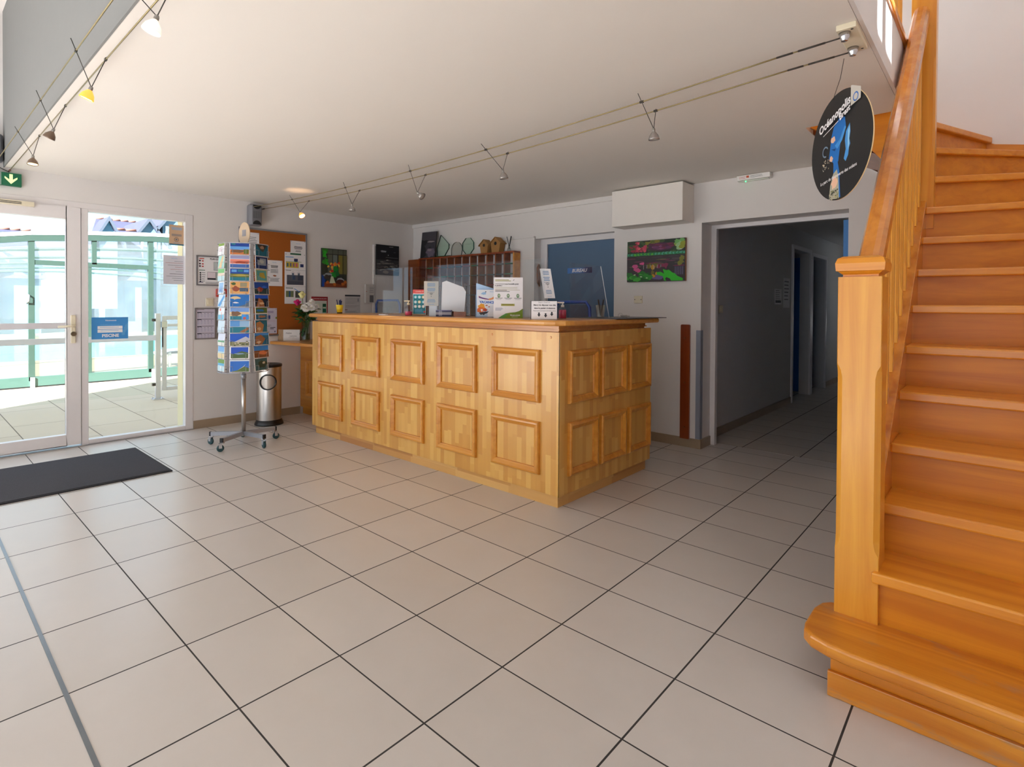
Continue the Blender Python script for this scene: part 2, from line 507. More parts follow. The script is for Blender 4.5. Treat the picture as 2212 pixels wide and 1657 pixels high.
# right wall with a high window; front wall with a tall glazed bay
b = B()
wy0, wy1, wz0, wz1 = .13, .72, 3.50, 4.30
b.box(XR, YF - .2, ZG1, XR + .15, -3.45, ZT, WALL); b.box(XR, -3.45, 0, XR + .15, wy0, ZT, WALL); b.box(XR, wy1, 0, XR + .15, YB + .25, ZT, WALL)  # low opening at the front end is added to let in more daylight
b.box(XR, wy0, 0, XR + .15, wy1, wz0, WALL); b.box(XR, wy0, wz1, XR + .15, wy1, ZT, WALL)
struct(b, 'wall_right')
b = B(); b.box(XR + .03, (wy0 + wy1) / 2 - .02, wz0, XR + .08, (wy0 + wy1) / 2 + .02, wz1, PVC); struct(b, 'window_3')
b = B()
b.box(XL - .25, YF - .15, ZG1, XR + .2, YF, ZT, WALL)
for x in (XL - .25, XR - .05): b.box(x, YF - .15, 0, x + .25, YF, ZG1, WALL)
struct(b, 'wall_front')
b = B()
for i in range(5):
    x = XL + (XR - XL) * i / 4
    b.box(max(XL, x - .04), YF - .1, 0, min(XR, x + .04), YF - .04, ZG1, PVC)
b.box(XL, YF - .1, ZG1 - .06, XR, YF - .04, ZG1, PVC)
struct(b, 'window_4')

# mezzanine: slab with stairwell cut-outs, front parapet, roof
PPT = M('parapet_shade_grey', rgb(132, 133, 132), rough=.9, var=.02)  # grey darkened so the parapet's weaker light sits in its colour
b = B()
b.box(XL, -.115, ZC, 3.97, 2.83, 2.42, CEIL); b.box(XL, 2.83, ZC, 3.515, YB, 2.42, CEIL)
struct(b, 'ceiling')
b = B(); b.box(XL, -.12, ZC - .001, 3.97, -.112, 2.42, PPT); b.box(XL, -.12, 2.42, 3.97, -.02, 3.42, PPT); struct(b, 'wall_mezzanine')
b = B(); b.box(3.971, -.12, ZC + .001, 3.985, 2.83, 2.53, WALL); struct(b, 'trim_fascia')
b = B()
b.box(XL - .25, YF - .2, ZT, 2.6, YB + .25, ZT + .15, CEIL); b.box(2.6, YF - .2, ZT, XR + .2, -.5, ZT + .15, CEIL); b.box(2.6, 1.9, ZT, XR + .2, YB + .25, ZT + .15, CEIL)
struct(b, 'ceiling_upper')
b = B(); b.box(2.6, .86, ZT + .02, XR + .1, .94, ZT + .10, PVC); struct(b, 'added_roof_window')  # bar of an unseen roof window, added to brighten the stairwell

# skirting
b = B()
b.box(XL, 1.207, 0, XL + .012, 2.27, .078, TANTILE); struct(b, 'baseboard_left')
b = B()
b.box(1.652, YB - .012, 0, 2.505, YB, .078, TANTILE); b.box(2.493, YB, 0, 2.505, YB + .2, .078, TANTILE)
struct(b, 'baseboard_back')

# corridor
CW = M('corridor_paint', rgb(206, 204, 202), rough=.85, var=.02)
b = B()
cx = 2.42
b.box(cx - .12, YB + .22, 0, cx, 6.80, 2.2, CW); b.box(cx - .12, 7.62, 0, cx, 7.74, 2.2, CW); b.box(cx - .12, 8.5, 0, cx, 10.1, 2.2, CW)
b.box(cx - .12, 6.80, 1.93, cx, 7.62, 2.2, CW); b.box(cx - .12, 7.74, 1.9, cx, 8.5, 2.2, CW)
b.box(1.38, 6.6, 0, 1.40, 8.7, 2.2, CW); b.box(1.38, 6.6, 0, cx - .11, 6.62, 2.2, CW); b.box(1.38, 8.68, 0, cx - .11, 8.7, 2.2, CW)
struct(b, 'wall_corridor_left')
b = B(); b.box(3.62, YB + .22, 0, 3.74, 8.9, 2.2, CW); b.box(3.62, 9.5, 0, 3.74, 10.1, 2.2, CW); b.box(3.62, 8.9, 0, 3.74, 9.5, 1.45, CW); b.box(3.62, 8.9, 1.72, 3.74, 9.5, 2.2, CW); struct(b, 'wall_corridor_right')
b = B(); b.box(cx - .12, 10.1, 0, 3.74, 10.2, 2.2, CW); struct(b, 'wall_corridor_end')
b = B(); b.box(1.38, YB + .22, 2.2, 3.74, 10.2, 2.3, CW); struct(b, 'ceiling_corridor')
b = B(); b.box(cx, YB + .24, 0, cx + .012, 6.76, .078, TANTILE); b.box(cx, 8.55, 0, cx + .012, 10.09, .078, TANTILE); struct(b, 'baseboard_corridor')
DB = M('blue_door_paint', rgb(72, 104, 136), rough=.45, var=.03)
DBB = M('bright_blue_paint', rgb(60, 130, 200), rough=.45, var=.03)
# opening frame
b = B()
b.box(2.493, 4.03, 0, 2.535, 4.08, 1.90, PVC); b.box(2.535, 4.03, 1.868, 3.52, 4.08, 1.90, PVC); b.box(3.52, 4.03, 0, 3.56, 4.08, 1.90, PVC)
struct(b, 'trim_opening_frame')
b = B(); b.box(3.475, 4.10, .01, 3.515, 4.93, 1.86, DBB); d = struct(b, 'door_5')
for nm, y0, y1, z1, hy in (('door_3', 6.80, 7.62, 1.93, 6.95), ('door_4', 7.74, 8.50, 1.90, 7.9)):
    b = B()
    for (a, c) in ((y0 - .05, y0), (y1, y1 + .05)): b.box(cx + .001, a, 0, cx + .02, c, z1 + .05, PVC)
    b.box(cx + .001, y0, z1, cx + .02, y1, z1 + .05, PVC)
    fr = struct(b, nm)
    b = B(); b.box(cx - .86, y0 + .03, .01, cx - .125, y0 + .07, z1 - .01, DBB); b.obj('leaf', fr)
    b = B(); b.tube([(cx - .22, y0 + .07, 1.0), (cx - .22, y0 + .11, 1.0), (cx - .33, y0 + .11, 1.0)], .009, CHROME); b.obj('handle', fr)

# office door in its recess
b = B()
b.box(.70, 3.905, 0, .785, 3.96, 1.90, PVC); b.box(.785, 3.905, 1.845, 1.652, 3.96, 1.90, PVC)
d2 = struct(b, 'door_2')
b = B(); b.box(.785, 3.925, .005, 1.652, 3.965, 1.845, DB); b.obj('leaf', d2)

# ------------------------------------------------------------------ entrance glazing
b = B()
xi, xo = XL + .004, XL - .066
b.box(xo, 1.138, 0, xi, 1.205, 2.033, PVC)            # right stile
b.box(xo, -.60, 1.985, xi, 1.138, 2.033, PVC)         # head
b.box(xo, .357, 0, xi, .404, 1.985, PVC)              # mullion
b.box(xo, .404, 1.962, xi, 1.138, 1.985, PVC)
b.box(xo, .404, .006, xi, 1.138, .042, PVC)           # sill
b.box(xo, -.60, 0, xi, -.56, 1.985, PVC)
w1 = struct(b, 'window_1', bevel=.003)
b = B(); b.box(XL - .036, .404, .042, XL - .030, 1.138, 1.962, CLEAR); b.obj('glass_pane', w1)
b = B(); b.box(xo, -.6, -.001, xi + .02, 1.205, .006, M('threshold_metal', rgb(170, 170, 172), rough=.35, metal=.7)); b.obj('threshold', w1)
b = B()
lx0, lx1 = XL - .05, XL + .012
b.box(lx0, .258, .02, lx1, .353, 1.983, PVC); b.box(lx0, -.555, .02, lx1, -.46, 1.983, PVC)
b.box(lx0, -.46, 1.882, lx1, .258, 1.983, PVC); b.box(lx0, -.46, .02, lx1, .258, .110, PVC)
d1 = struct(b, 'door_1', bevel=.003)
b = B(); b.box(XL - .026, -.46, .11, XL - .020, .258, 1.882, CLEAR); b.obj('glass_pane', d1)
b = B(); b.box(XL - .045, -.46, .985, XL - .002, .258, 1.032, M('pvc_bar', rgb(206, 204, 208), rough=.4)); b.obj('glazing_bar', d1)
b = B()
b.box(lx1, .284, .862, lx1 + .012, .316, 1.094, CREAM)
hd = b.obj('handle_plate', d1, bevel=.004)
b = B(); b.tube([(lx1 + .01, .302, 1.004), (lx1 + .05, .302, 1.004), (lx1 + .05, .285, 1.004), (lx1 + .05, .195, 1.003)], .009, CREAM); b.obj('lever', hd)
b = B(); b.lathe((lx1 + .01, .30, .94), [(.018, 0), (.018, .02)], M('dark_brass', rgb(112, 98, 78), rough=.4, metal=.7), d=(1, 0, 0)); b.obj('lock_cylinder', hd)
b = B()
b.box(lx1, -.52, 1.95, lx1 + .035, .055, 1.985, CREAM)
for y0, y1 in ((-.46, -.24), (-.22, -.02)):
    for z in (1.960, 1.971): b.box(lx1 + .034, y0, z, lx1 + .0365, y1, z + .005, BLACK)
b.obj('air_vent', d1)

# notices stuck on the glass
BLUE = ink(64, 146, 214); LBLUE = ink(120, 180, 225); NAVY = ink(28, 42, 92)
def d_pool(s):
    s.rect(0, 0, 1, 1, BLUE)
    for i in range(5): s.blob(.86 + .03 * i, .25 + .09 * i, .05, .12, ink(90, 160, 215), 8, .5)
    s.text('Vacancéole', .52, .86, .30, PAPER, .01, .3)
    s.text("HORAIRES D'OUVERTURE", .50, .66, .52, LBLUE, .01)
    s.rect(.16, .46, .84, .60, PAPER); s.rect(.16, .30, .84, .44, PAPER)
    s.lines(.22, .55, .78, 1, .05, LBLUE); s.lines(.24, .39, .76, 1, .05, LBLUE)
    s.text('PISCINE', .51, .16, .46, PAPER, .04)
UXL, UZ = (0, 1, 0), (0, 0, 1)
poster('pool_sign', 'blue PISCINE pool notice stuck on the glass beside the entrance door', 'sign', (XL - .026, .43, .885), UXL, UZ, .262, .188, d_pool)
KRAFT = M('kraft_paper', rgb(206, 172, 140), rough=.8)
def d_kraft(s):
    s.lines(.12, .88, .9, 4, .035, LBLUE, .5, .2, True); s.lines(.14, .55, .88, 3, .04, GREYINK, .6, .1, True)
    s.ring(.5, .28, .016, .019, DARKINK); s.disc(.5, .28, .009, GREYINK); s.text('Vacancéole', .5, .13, .4, BLUE, .01)
    s.rect(0, 0, 1, .06, ink(20, 110, 140))
poster('kraft_notice', 'brown paper notice with a teal bottom edge in the window corner', 'notice', (XL - .026, 1.012, 1.74), UXL, UZ, .122, .188, d_kraft, base=KRAFT)
def d_hours(s):
    s.text('Vacancéole', .52, .9, .3, LBLUE, .01)
    for v, c in ((.80, GREYINK), (.74, ink(180, 120, 120)), (.66, GREYINK), (.60, ink(180, 120, 120)), (.52, ink(180, 120, 120)), (.44, GREYINK), (.36, DARKINK), (.28, GREYINK), (.21, GREYINK), (.14, GREYINK)):
        a = random.uniform(.1, .6); s.rect(a, v - .008, .95, v + .004, c)
poster('paper_notice', 'large pale printed sheet taped to the window below the brown notice', 'notice', (XL - .026, .965, 1.375), UXL, UZ, .172, .268, d_hours, base=M('grey_white_paper', rgb(214, 212, 220), rough=.7, var=.02))

# ------------------------------------------------------------------ things on the left wall
GREEN = ink(0, 104, 70)
b = B(); b.box(XL, -.262, 2.093, XL + .035, -.018, 2.192, M('exit_green', rgb(0, 100, 66), rough=.4, var=.02))
ex = b.obj('exit_sign', loc=(XL, -.14, 2.093)); tag(ex, 'green emergency exit sign with a down arrow above the entrance door', 'sign')
GLOW = M('sign_pictogram', rgb(206, 226, 150), emit=.6)
b = B(); s = Sheet(b, (XL + .036, -.262, 2.093), UXL, UZ, .244, .099)
s.rect(.505, .02, .515, .98, PAPER)
s.rect(.71, .42, .79, .90, GLOW); s.poly([(.60, .56), (.75, .14), (.90, .56), (.90, .70), (.79, .48), (.71, .48), (.60, .70)], GLOW)
s.rect(.28, .15, .42, .45, GLOW); s.rect(.28, .55, .42, .9, GLOW); s.rect(.31, .62, .38, .82, GREEN); s.disc(.16, .72, .008, GLOW); s.poly([(.1, .6), (.2, .6), (.24, .2), (.2, .2), (.15, .42), (.08, .2), (.05, .22)], GLOW)
b.obj('pictogram', ex)

def speaker(label, y, z, group):
    t = thing('wall_speaker', label, 'speaker', (XL, y, z), group)
    G = M('speaker_grey', rgb(128, 128, 134), rough=.45)
    b = B()
    L = []
    for (xx, hw, hh) in ((0, .055, .10), (.03, .0625, .107), (.075, .0625, .107), (.105, .045, .10)):
        L.append([(XL + .002 + xx, y + hw * cy, z + hh * cz) for cy, cz in ((-1, -.9), (-.8, -1), (.8, -1), (1, -.9), (1, .9), (.8, 1), (-.8, 1), (-1, .9))])
    b.loft(L, G); b.face(L[-1], G); b.face(L[0], G)
    b.obj('cabinet', t, bevel=.004)
    for zc, sg in ((z + .075, 1), (z - .075, -1)):
        b = B()
        pts = [(XL + .108, y + .04 * math.cos(a), zc + sg * (.022 - .04 * math.sin(a))) for a in [PI * i / 10 for i in range(11)]]
        b.prism(pts, (.004, 0, 0), BLACK); b.obj('tweeter_cover', t)
    b = B()
    for i in range(9): b.box(XL + .107, y - .036 + i * .009, z - .035, XL + .11, y - .034 + i * .009, z + .035, M('speaker_slot', rgb(96, 96, 102)))
    b.obj('grille', t)
    return t
speaker('grey wall speaker with black ends above the cork board', 1.757, 2.097, 'wall speakers')
speaker('grey wall speaker high beside the exit sign, cut by the frame edge', -.19, 2.36, 'wall speakers')

ALU = M('aluminium_frame', rgb(150, 150, 156), rough=.35, metal=.6)
def d_evac(s):
    s.rect(.07, .88, .17, .91, ink(200, 60, 40)); s.text("PLAN D'EVACUATION", .55, .90, .5, DARKINK, .03)
    for v in (.80, .70, .62): s.rect(.06, v, .10, v + .05, ink(70, 40, 60)); s.rect(.12, v, .16, v + .04, ink(190, 60, 60))
    for i in range(5): s.disc(.09, .42 - .07 * i, .008, DARKINK); s.lines(.12, .44 - .07 * i, .2, 1, .05, GREYINK)
    s.rect(.06, .50, .19, .52, GREEN)
    P1, P2 = ink(150, 178, 160), ink(166, 176, 172)
    s.rect(.38, .52, .68, .80, DARKINK); s.rect(.385, .527, .50, .793, ink(190, 200, 200)); s.rect(.505, .527, .675, .793, P1)
    s.rect(.24, .20, .88, .46, DARKINK); s.rect(.245, .26, .42, .452, ink(226, 214, 220)); s.rect(.425, .207, .66, .452, P2); s.rect(.665, .207, .875, .452, ink(216, 222, 218))
    s.disc(.50, .36, .009, DARKINK)
    s.rect(.05, .10, .15, .12, NAVY); s.lines(.2, .12, .5, 2, .04, GREYINK); s.lines(.55, .12, .9, 1, .03, DARKINK)
poster('evacuation_plan', 'framed evacuation plan on the wall beside the entrance glazing', 'notice', (XL + .004, 1.231, 1.37), UXL, UZ, .41, .288, d_evac, frame=(ALU, .012, .008))

b = B(); b.box(XL, 1.317, 1.172, XL + .008, 1.385, 1.25, CREAM); sw = b.obj('light_switch', loc=(XL, 1.35, 1.172), bevel=.003)
tag(sw, 'cream light switch on the wall between the evacuation plan and calendars', 'light switch')
b = B(); b.box(XL + .006, 1.332, 1.188, XL + .013, 1.370, 1.234, M('switch_rocker', rgb(232, 222, 196), rough=.4)); b.obj('rocker', sw, bevel=.002)
RED = M('alarm_red', rgb(178, 44, 28), rough=.4)
b = B(); b.box(XL, 1.405, 1.262, XL + .04, 1.50, 1.342, RED); al = b.obj('fire_alarm', loc=(XL, 1.45, 1.262), bevel=.006)
tag(al, 'red fire alarm call point half hidden behind the postcard rack', 'alarm')
b = B(); s = Sheet(b, (XL + .0405, 1.43, 1.28), UXL, UZ, .05, .045); s.rect(0, 0, 1, 1, PAPER); s.disc(.4, .5, .007, DARKINK); s.rect(.6, .4, .9, .6, DARKINK); b.obj('push_plate', al)

def d_cal(s):
    s.lines(.12, .95, .45, 1, .015, GREYINK, 1)
    for r in range(4):
        v = .87 - r * .225
        s.rect(.12, v - .012, .9, v, DARKINK); s.rect(.12, v - .03, .32, v - .012, ink(60, 60, 80))
        for c in range(5):
            s.lines(.13 + c * .155, v - .05, .13 + c * .155 + .09, 5, .026, ink(150, 150, 190), .25, .3)
            s.rect(.15 + c * .155, v - .055, .175 + c * .155, v - .04, DARKINK)
poster('wall_calendar', 'grey framed calendar sheet beside the entrance glazing below the switch', 'calendar', (XL + .004, 1.217, .853), UXL, UZ, .19, .302, d_cal, frame=(ALU, .011, .008), base=M('lilac_paper', rgb(206, 200, 216), rough=.7, var=.02), group='framed calendar sheets')
def d_cal2(s):
    s.rect(.12, .92, .3, .96, NAVY); s.rect(.35, .92, .6, .955, DARKINK); d_cal(s)
poster('wall_calendar', 'second grey framed calendar sheet, partly hidden behind the postcard rack', 'calendar', (XL + .004, 1.414, .853), UXL, UZ, .19, .302, d_cal2, frame=(ALU, .011, .008), base=MATS['lilac_paper'], group='framed calendar sheets')

# cork board
CORK = M('cork', rgb(168, 92, 26), rough=.95, var=.25, nscale=160, bump=.2)
b = B(); b.box(XL, 1.632, .87, XL + .012, 2.33, 1.96, CORK); ck = b.obj('cork_board', loc=(XL, 1.98, .87))
tag(ck, 'tall cork notice board with grey frame behind the postcard rack', 'notice board')
b = B()
for (y0, z0, y1, z1) in ((1.62, .86, 1.636, 1.972), (2.326, .86, 2.342, 1.972), (1.636, 1.956, 2.326, 1.972), (1.636, .86, 2.326, .876)): b.box(XL, y0, z0, XL + .02, y1, z1, ALU)
b.obj('frame', ck)
xk = XL + .0155
def pins(s):
    for u, v in ((.06, .96), (.94, .96)): s.disc(u, v, .004, ink(60, 60, 70), 8)
def d_n1(s): s.disc(.14, .92, .008, NAVY); s.lines(.2, .8, .9, 9, .075, GREYINK, .3, .5, True); pins(s)
def d_n2(s):
    s.text('Vacancéole', .5, .92, .26, LBLUE, .01); s.lines(.26, .80, .74, 3, .035, DARKINK, .6, .15, True)
    s.rect(.26, .50, .74, .66, ink(208, 208, 212)); s.lines(.28, .65, .72, 5, .03, GREYINK, .3, .3)
    s.blob(.52, .40, .1, .03, ink(160, 100, 70)); s.lines(.15, .31, .85, 5, .03, GREYINK, .45, .25, True); pins(s)
def d_n3(s): s.text('Vacancéole', .5, .78, .3, LBLUE, .01); s.lines(.2, .55, .8, 3, .09, DARKINK, .5, .2, True); s.lines(.3, .22, .7, 2, .08, GREYINK, .5, .2, True); pins(s)
def d_n4(s):
    s.rect(.26, .955, .78, .985, ink(20, 96, 60)); s.rect(.04, .90, .42, .912, BLUE); s.rect(.44, .825, .62, .88, ink(40, 62, 120)); s.poly([(.44, .88), (.62, .88), (.58, .82), (.48, .82)], NAVY)
    s.rect(.06, .70, .66, .81, ink(214, 186, 60))
    for i in range(4): s.rect(.1 + .14 * i, .72, .18 + .14 * i, .79, ink(60 + 50 * i, 110, 130))
    s.rect(.74, .72, .90, .78, ink(34, 48, 100)); s.rect(.05, .815, .80, .822, ink(110, 150, 60)); s.rect(.0, .655, 1, .658, GREYINK); s.lines(.06, .65, .3, 1, .02, DARKINK)
    s.rect(.10, .37, .90, .56, ink(92, 94, 104)); s.rect(.10, .37, .9, .44, ink(74, 76, 88))
    for u in (.34, .62): s.rect(u, .48, u + .1, .6, ink(100, 116, 134)); s.ring(u + .05, .60, .012, .014, GREYINK, 10, 0, PI)
    s.rect(.36, .47, .5, .55, ink(60, 80, 110)); s.rect(.62, .46, .86, .56, ink(60, 66, 84))
    s.rect(0, .338, 1, .341, GREYINK); s.rect(.05, .30, .4, .312, ink(20, 80, 60)); s.rect(.06, .13, .42, .25, ink(120, 130, 90)); s.rect(.2, .13, .27, .25, ink(40, 90, 140))
    s.rect(.5, .12, .9, .25, ink(80, 84, 76)); s.poly([(.44, .29), (.72, .22), (.72, .235), (.46, .30)], BLUE); pins(s)
def d_n5(s):
    s.lines(.2, .88, .8, 2, .04, ink(110, 90, 150), .5, .2, True); s.rect(.36, .58, .56, .72, ink(32, 66, 140)); s.rect(.1, .49, .9, .496, ink(180, 90, 120)); s.lines(.25, .35, .7, 2, .04, GREYINK, .3, .5, True)
    s.lines(.55, .25, .9, 2, .05, DARKINK, .5, .4); s.rect(.84, .05, .9, .11, NAVY); s.blob(.95, .62, .05, .04, ink(120, 150, 40)); pins(s)
for nm, lab, y, z, w, h, d in (
        ('pinned_notice', 'white notice pinned top left on the cork board, beside the wooden disc', 1.655, 1.70, .165, .225, d_n1),
        ('pinned_notice', 'white price notice pinned alone in the middle of the cork board', 1.893, 1.386, .172, .27, d_n2),
        ('pinned_notice', 'small white card pinned in the upper right corner of the cork board', 2.155, 1.752, .172, .13, d_n3),
        ('pinned_notice', 'long recycling poster with pictures of bins on the cork board', 2.09, 1.20, .236, .555, d_n4),
        ('pinned_notice', 'lilac notice with a blue square, low on the cork board', 1.845, .885, .162, .268, d_n5)):
    poster(nm, lab, 'notice', (xk, y, z), UXL, UZ, w, h, d, th=.0015, group='notices on the cork board', base=MATS['lilac_paper'] if d is d_n5 else None)

# pictures and papers further along
def d_still(s):
    s.rect(0, 0, 1, 1, ink(52, 56, 46)); s.rect(.12, .86, 1, .98, ink(84, 90, 76))
    for u, c in ((.24, (92, 96, 82)), (.44, (110, 120, 116)), (.66, (124, 112, 44)), (.84, (104, 100, 60))): s.rect(u, .35, u + .17, .85, ink(*c))
    for u in (.42, .64, .84): s.rect(u, .2, u + .015, .98, ink(20, 20, 18))
    s.rect(.1, .845, 1, .862, ink(20, 20, 18))
    for i in range(12): s.blob(.12 + random.uniform(-.05, .08), .55 + random.uniform(0, .43), .07, .05, ink(46, 96 + 8 * i, 34), 9, .5)
    s.poly([(0, 0), (.1, .02), (.16, .22), (0, .32)], ink(24, 66, 150))
    s.rect(.1, 0, 1, .12, ink(130, 62, 30))
    for i in range(6): s.blob(.55 + random.uniform(-.1, .12), .36 + random.uniform(-.08, .12), .10, .06, ink(20, 90 + 12 * i, 44), 9, .5)
    for i in range(10): s.blob(.34 + random.uniform(-.1, .34), .56 + random.uniform(-.06, .08), .05, .035, ink(*random.choice(((226, 120, 40), (226, 180, 60), (206, 66, 36)))), 8, .4)
    for i in range(4): s.blob(.36 + random.uniform(-.05, .08), .44 + random.uniform(-.04, .04), .05, .03, ink(214, 150, 70), 8, .4)
    s.blob(.4, .42, .06, .035, ink(190, 34, 24)); s.blob(.24, .31, .17, .05, ink(150, 160, 166)); s.blob(.23, .26, .15, .06, ink(60, 50, 46))
    s.poly([(.36, .28), (.44, .28), (.54, .1), (.30, .1)], ink(196, 206, 178)); s.blob(.74, .2, .15, .05, ink(150, 150, 156)); s.blob(.74, .14, .15, .06, ink(74, 34, 24))
    for u, v in ((.22, .12), (.5, .07), (.84, .09), (.94, .14)): s.blob(u, v, .07, .04, ink(190, 100, 34))
poster('canvas_painting', 'colourful still life canvas with flowers and bowls on the left wall', 'painting', (XL + .022, 2.515, 1.393), UXL, UZ, .316, .438, d_still, th=.02, base=ink(30, 34, 40))
def d_sea(s):
    s.rect(0, 0, 1, 1, ink(14, 16, 24)); s.rect(0, 0, 1, .5, ink(58, 58, 60))
    for i in range(60):
        s.blob(random.uniform(.02, .98), random.uniform(.08, .5), random.uniform(.05, .16), random.uniform(.008, .022), ink(*random.choice(((120, 120, 116), (84, 84, 84), (40, 42, 48), (150, 148, 140)))), 9, .4)
    s.rect(0, .02, 1, .14, ink(40, 46, 60)); s.blob(.4, .1, .14, .05, ink(120, 110, 106)); s.blob(.3, .78, .12, .03, ink(150, 152, 160)); s.blob(.8, .77, .05, .01, ink(90, 92, 100))
    s.rect(.5, .65, .52, .68, PAPER); s.rect(.4, .58, .95, .595, ink(110, 112, 116)); s.lines(.55, .95, .75, 1, .02, PAPER)
poster('canvas_photo', 'dark canvas photo of a stormy sea on the left wall near the corner', 'picture', (XL + .044, 3.222, 1.562), UXL, UZ, .336, .372, d_sea, th=.02, base=ink(20, 22, 28))
def d_consigne(s):
    s.rect(0, 0, 1, 1, ink(150, 24, 34)); s.rect(.06, .04, .94, .83, ink(206, 214, 204)); s.text('CONSIGNES DE SECURITE', .5, .91, .86, ink(230, 200, 200), .03)
    s.blob(.35, .5, .2, .2, ink(224, 222, 206)); s.rect(.68, .1, .9, .7, ink(30, 110, 80))
    for i in range(5): s.rect(.7, .13 + .12 * i, .88, .2 + .12 * i, ink(190, 214, 196) if i % 2 else ink(20, 90, 66))
poster('safety_poster', 'red framed CONSIGNES safety poster on the wall behind the flowers', 'poster', (XL + .004, 2.40, 1.02), UXL, UZ, .20, .262, d_consigne)
def d_form(s):
    s.rect(0, .92, 1, 1, DARKINK)
    for v in (.80, .62, .42): s.rect(.05, v, .95, v + .012, GREYINK); s.lines(.05, v - .03, .8, 3, .03, ink(170, 168, 170), .4, .3)
    s.rect(.8, .66, .92, .82, ink(150, 150, 156)); s.rect(0, .20, .16, .23, ink(120, 40, 50)); s.lines(.05, .15, .9, 3, .035, GREYINK, .3, .3)
poster('printed_form', 'grey printed form with a dark heading on the wall behind the desk', 'notice', (XL + .004, 2.82, 1.085), UXL, UZ, .205, .225, d_form, base=M('grey_paper', rgb(196, 194, 196), rough=.7))
b = B(); b.box(XL + .022, 3.066, 1.215, XL + .06, 3.19, 1.44, M('grey_white_box', rgb(206, 202, 198), rough=.5, var=.02))
bx = b.obj('wall_box', loc=(XL + .022, 3.13, 1.215), bevel=.003); tag(bx, 'flat grey white wall box with a dark window under the stormy sea canvas', 'box')
b = B(); s = Sheet(b, (XL + .0605, 3.066, 1.215), UXL, UZ, .124, .225); s.lines(.4, .86, .92, 7, .05, GREYINK, .3, .2); s.disc(.06, .62, .005, ink(180, 60, 40)); b.obj('printed_text', bx)
b = B(); s = Sheet(b, (XL + .0605, 3.066, 1.215), UXL, UZ, .124, .225); s.rect(.42, .04, .88, .42, ink(104, 104, 108)); b.obj('dark_window', bx)

# ------------------------------------------------------------------ things on the back wall
UXB = (1, 0, 0)
yb = YB - .022
def d_pond(s):
    G1, G2, G3 = (16, 42, 22), (60, 84, 40), (30, 60, 30)
    s.rect(0, 0, 1, 1, ink(30, 34, 30))
    for i in range(26): s.blob(random.uniform(0, 1), random.uniform(.72, 1), .08, .07, ink(*random.choice((G1, G2, G3))), 9, .45)
    for i in range(12): s.blob(random.uniform(.32, .55), random.uniform(.82, 1), .05, .04, ink(*random.choice(((150, 150, 40), (128, 120, 30), (90, 100, 30)))), 8, .5)
    for i in range(26): s.blob(random.uniform(.06, .34), random.uniform(.74, .96), .03, .03, ink(*random.choice(((206, 70, 96), (190, 56, 84), (150, 40, 60), (224, 96, 110)))), 7, .6)
    s.blob(.58, .83, .22, .09, ink(70, 22, 60), 16, .15)
    for i in range(18): s.blob(random.uniform(.42, .8), random.uniform(.76, .9), .06, .025, ink(*random.choice(((96, 34, 84), (128, 60, 110), (84, 22, 56), (110, 30, 66)))), 8, .5)
    for i in range(12): s.blob(random.uniform(.86, .98), random.uniform(.76, .98), .05, .05, ink(*random.choice(((190, 206, 176), (110, 170, 90), (150, 190, 130), (140, 150, 30)))), 8, .5)
    s.rect(0, .63, 1, .70, ink(40, 120, 60))
    for i in range(34):
        u = i / 33; s.blob(u, .665, .03, .03, ink(*((80, 180, 50) if .15 < u < .5 else (70, 160, 130))) if i % 2 else ink(30, 120, 70), 8, .4)
    s.rect(0, 0, 1, .625, ink(52, 44, 48))
    for i in range(24): s.blob(random.uniform(.08, .95), random.uniform(.3, .6), .10, .012, ink(*random.choice(((110, 56, 80), (94, 84, 84), (70, 60, 66), (128, 40, 76), (96, 96, 60)))), 8, .4)
    for u, v in ((.14, .38), (.27, .44), (.16, .30), (.22, .28), (.55, .36), (.68, .37)): s.blob(u, v, .05, .05, ink(210, 84, 140) if u < .3 else ink(130, 40, 76), 9, .5)
    for i in range(10): s.blob(random.uniform(.36, .56), random.uniform(.14, .4), .03, .06, ink(*random.choice(((140, 120, 34), (110, 100, 30), (190, 140, 30)))), 8, .5)
    for i in range(6): s.blob(.94 + random.uniform(-.04, .04), random.uniform(.36, .6), .03, .05, ink(120, 120, 34), 8, .4)
    for i in range(6): s.rect(.3 + .06 * i, .3 + .02 * (i % 3), .306 + .06 * i, .4, ink(190, 196, 200))
    for i in range(5): s.rect(.84 + .03 * i, .15, .85 + .03 * i, .34, ink(120, 110, 150))
    s.blob(.55, .1, .09, .06, ink(104, 90, 140)); s.blob(.47, .14, .04, .04, ink(200, 140, 20))
    for i in range(22): s.blob(random.uniform(.02, .42), random.uniform(.02, .20), .06, .05, ink(*random.choice(((30, 140, 30), (20, 110, 24), (60, 170, 50), (10, 80, 20)))), 9, .45)
    for u, v in ((.14, .17), (.26, .12), (.36, .09)): s.blob(u, v, .02, .015, ink(190, 220, 170), 8, .4)
    s.poly([(.53, .22), (.60, .23), (.66, .18), (.64, .29), (.70, .26), (.74, .27), (.80, .20), (.84, .18), (.88, .12), (.97, .06), (.97, .01), (.78, .01), (.76, .06), (.70, .10), (.68, .06), (.70, .01), (.66, .02), (.64, .12), (.54, .16)], ink(40, 190, 24))
poster('garden_painting', 'bright canvas painting of a lily pond with green leaves beside the corridor', 'painting', (1.809, yb - .006, 1.417), UXB, UZ, .555, .368, d_pond, th=.025, base=ink(150, 100, 60))
b = B(); b.box(1.868, YB - .01, 1.225, 1.951, YB, 1.292, CREAM); pl = b.obj('blanking_plate', loc=(1.91, YB, 1.225), bevel=.003); tag(pl, 'cream blanking plate on the wall under the lily pond painting', 'wall plate')
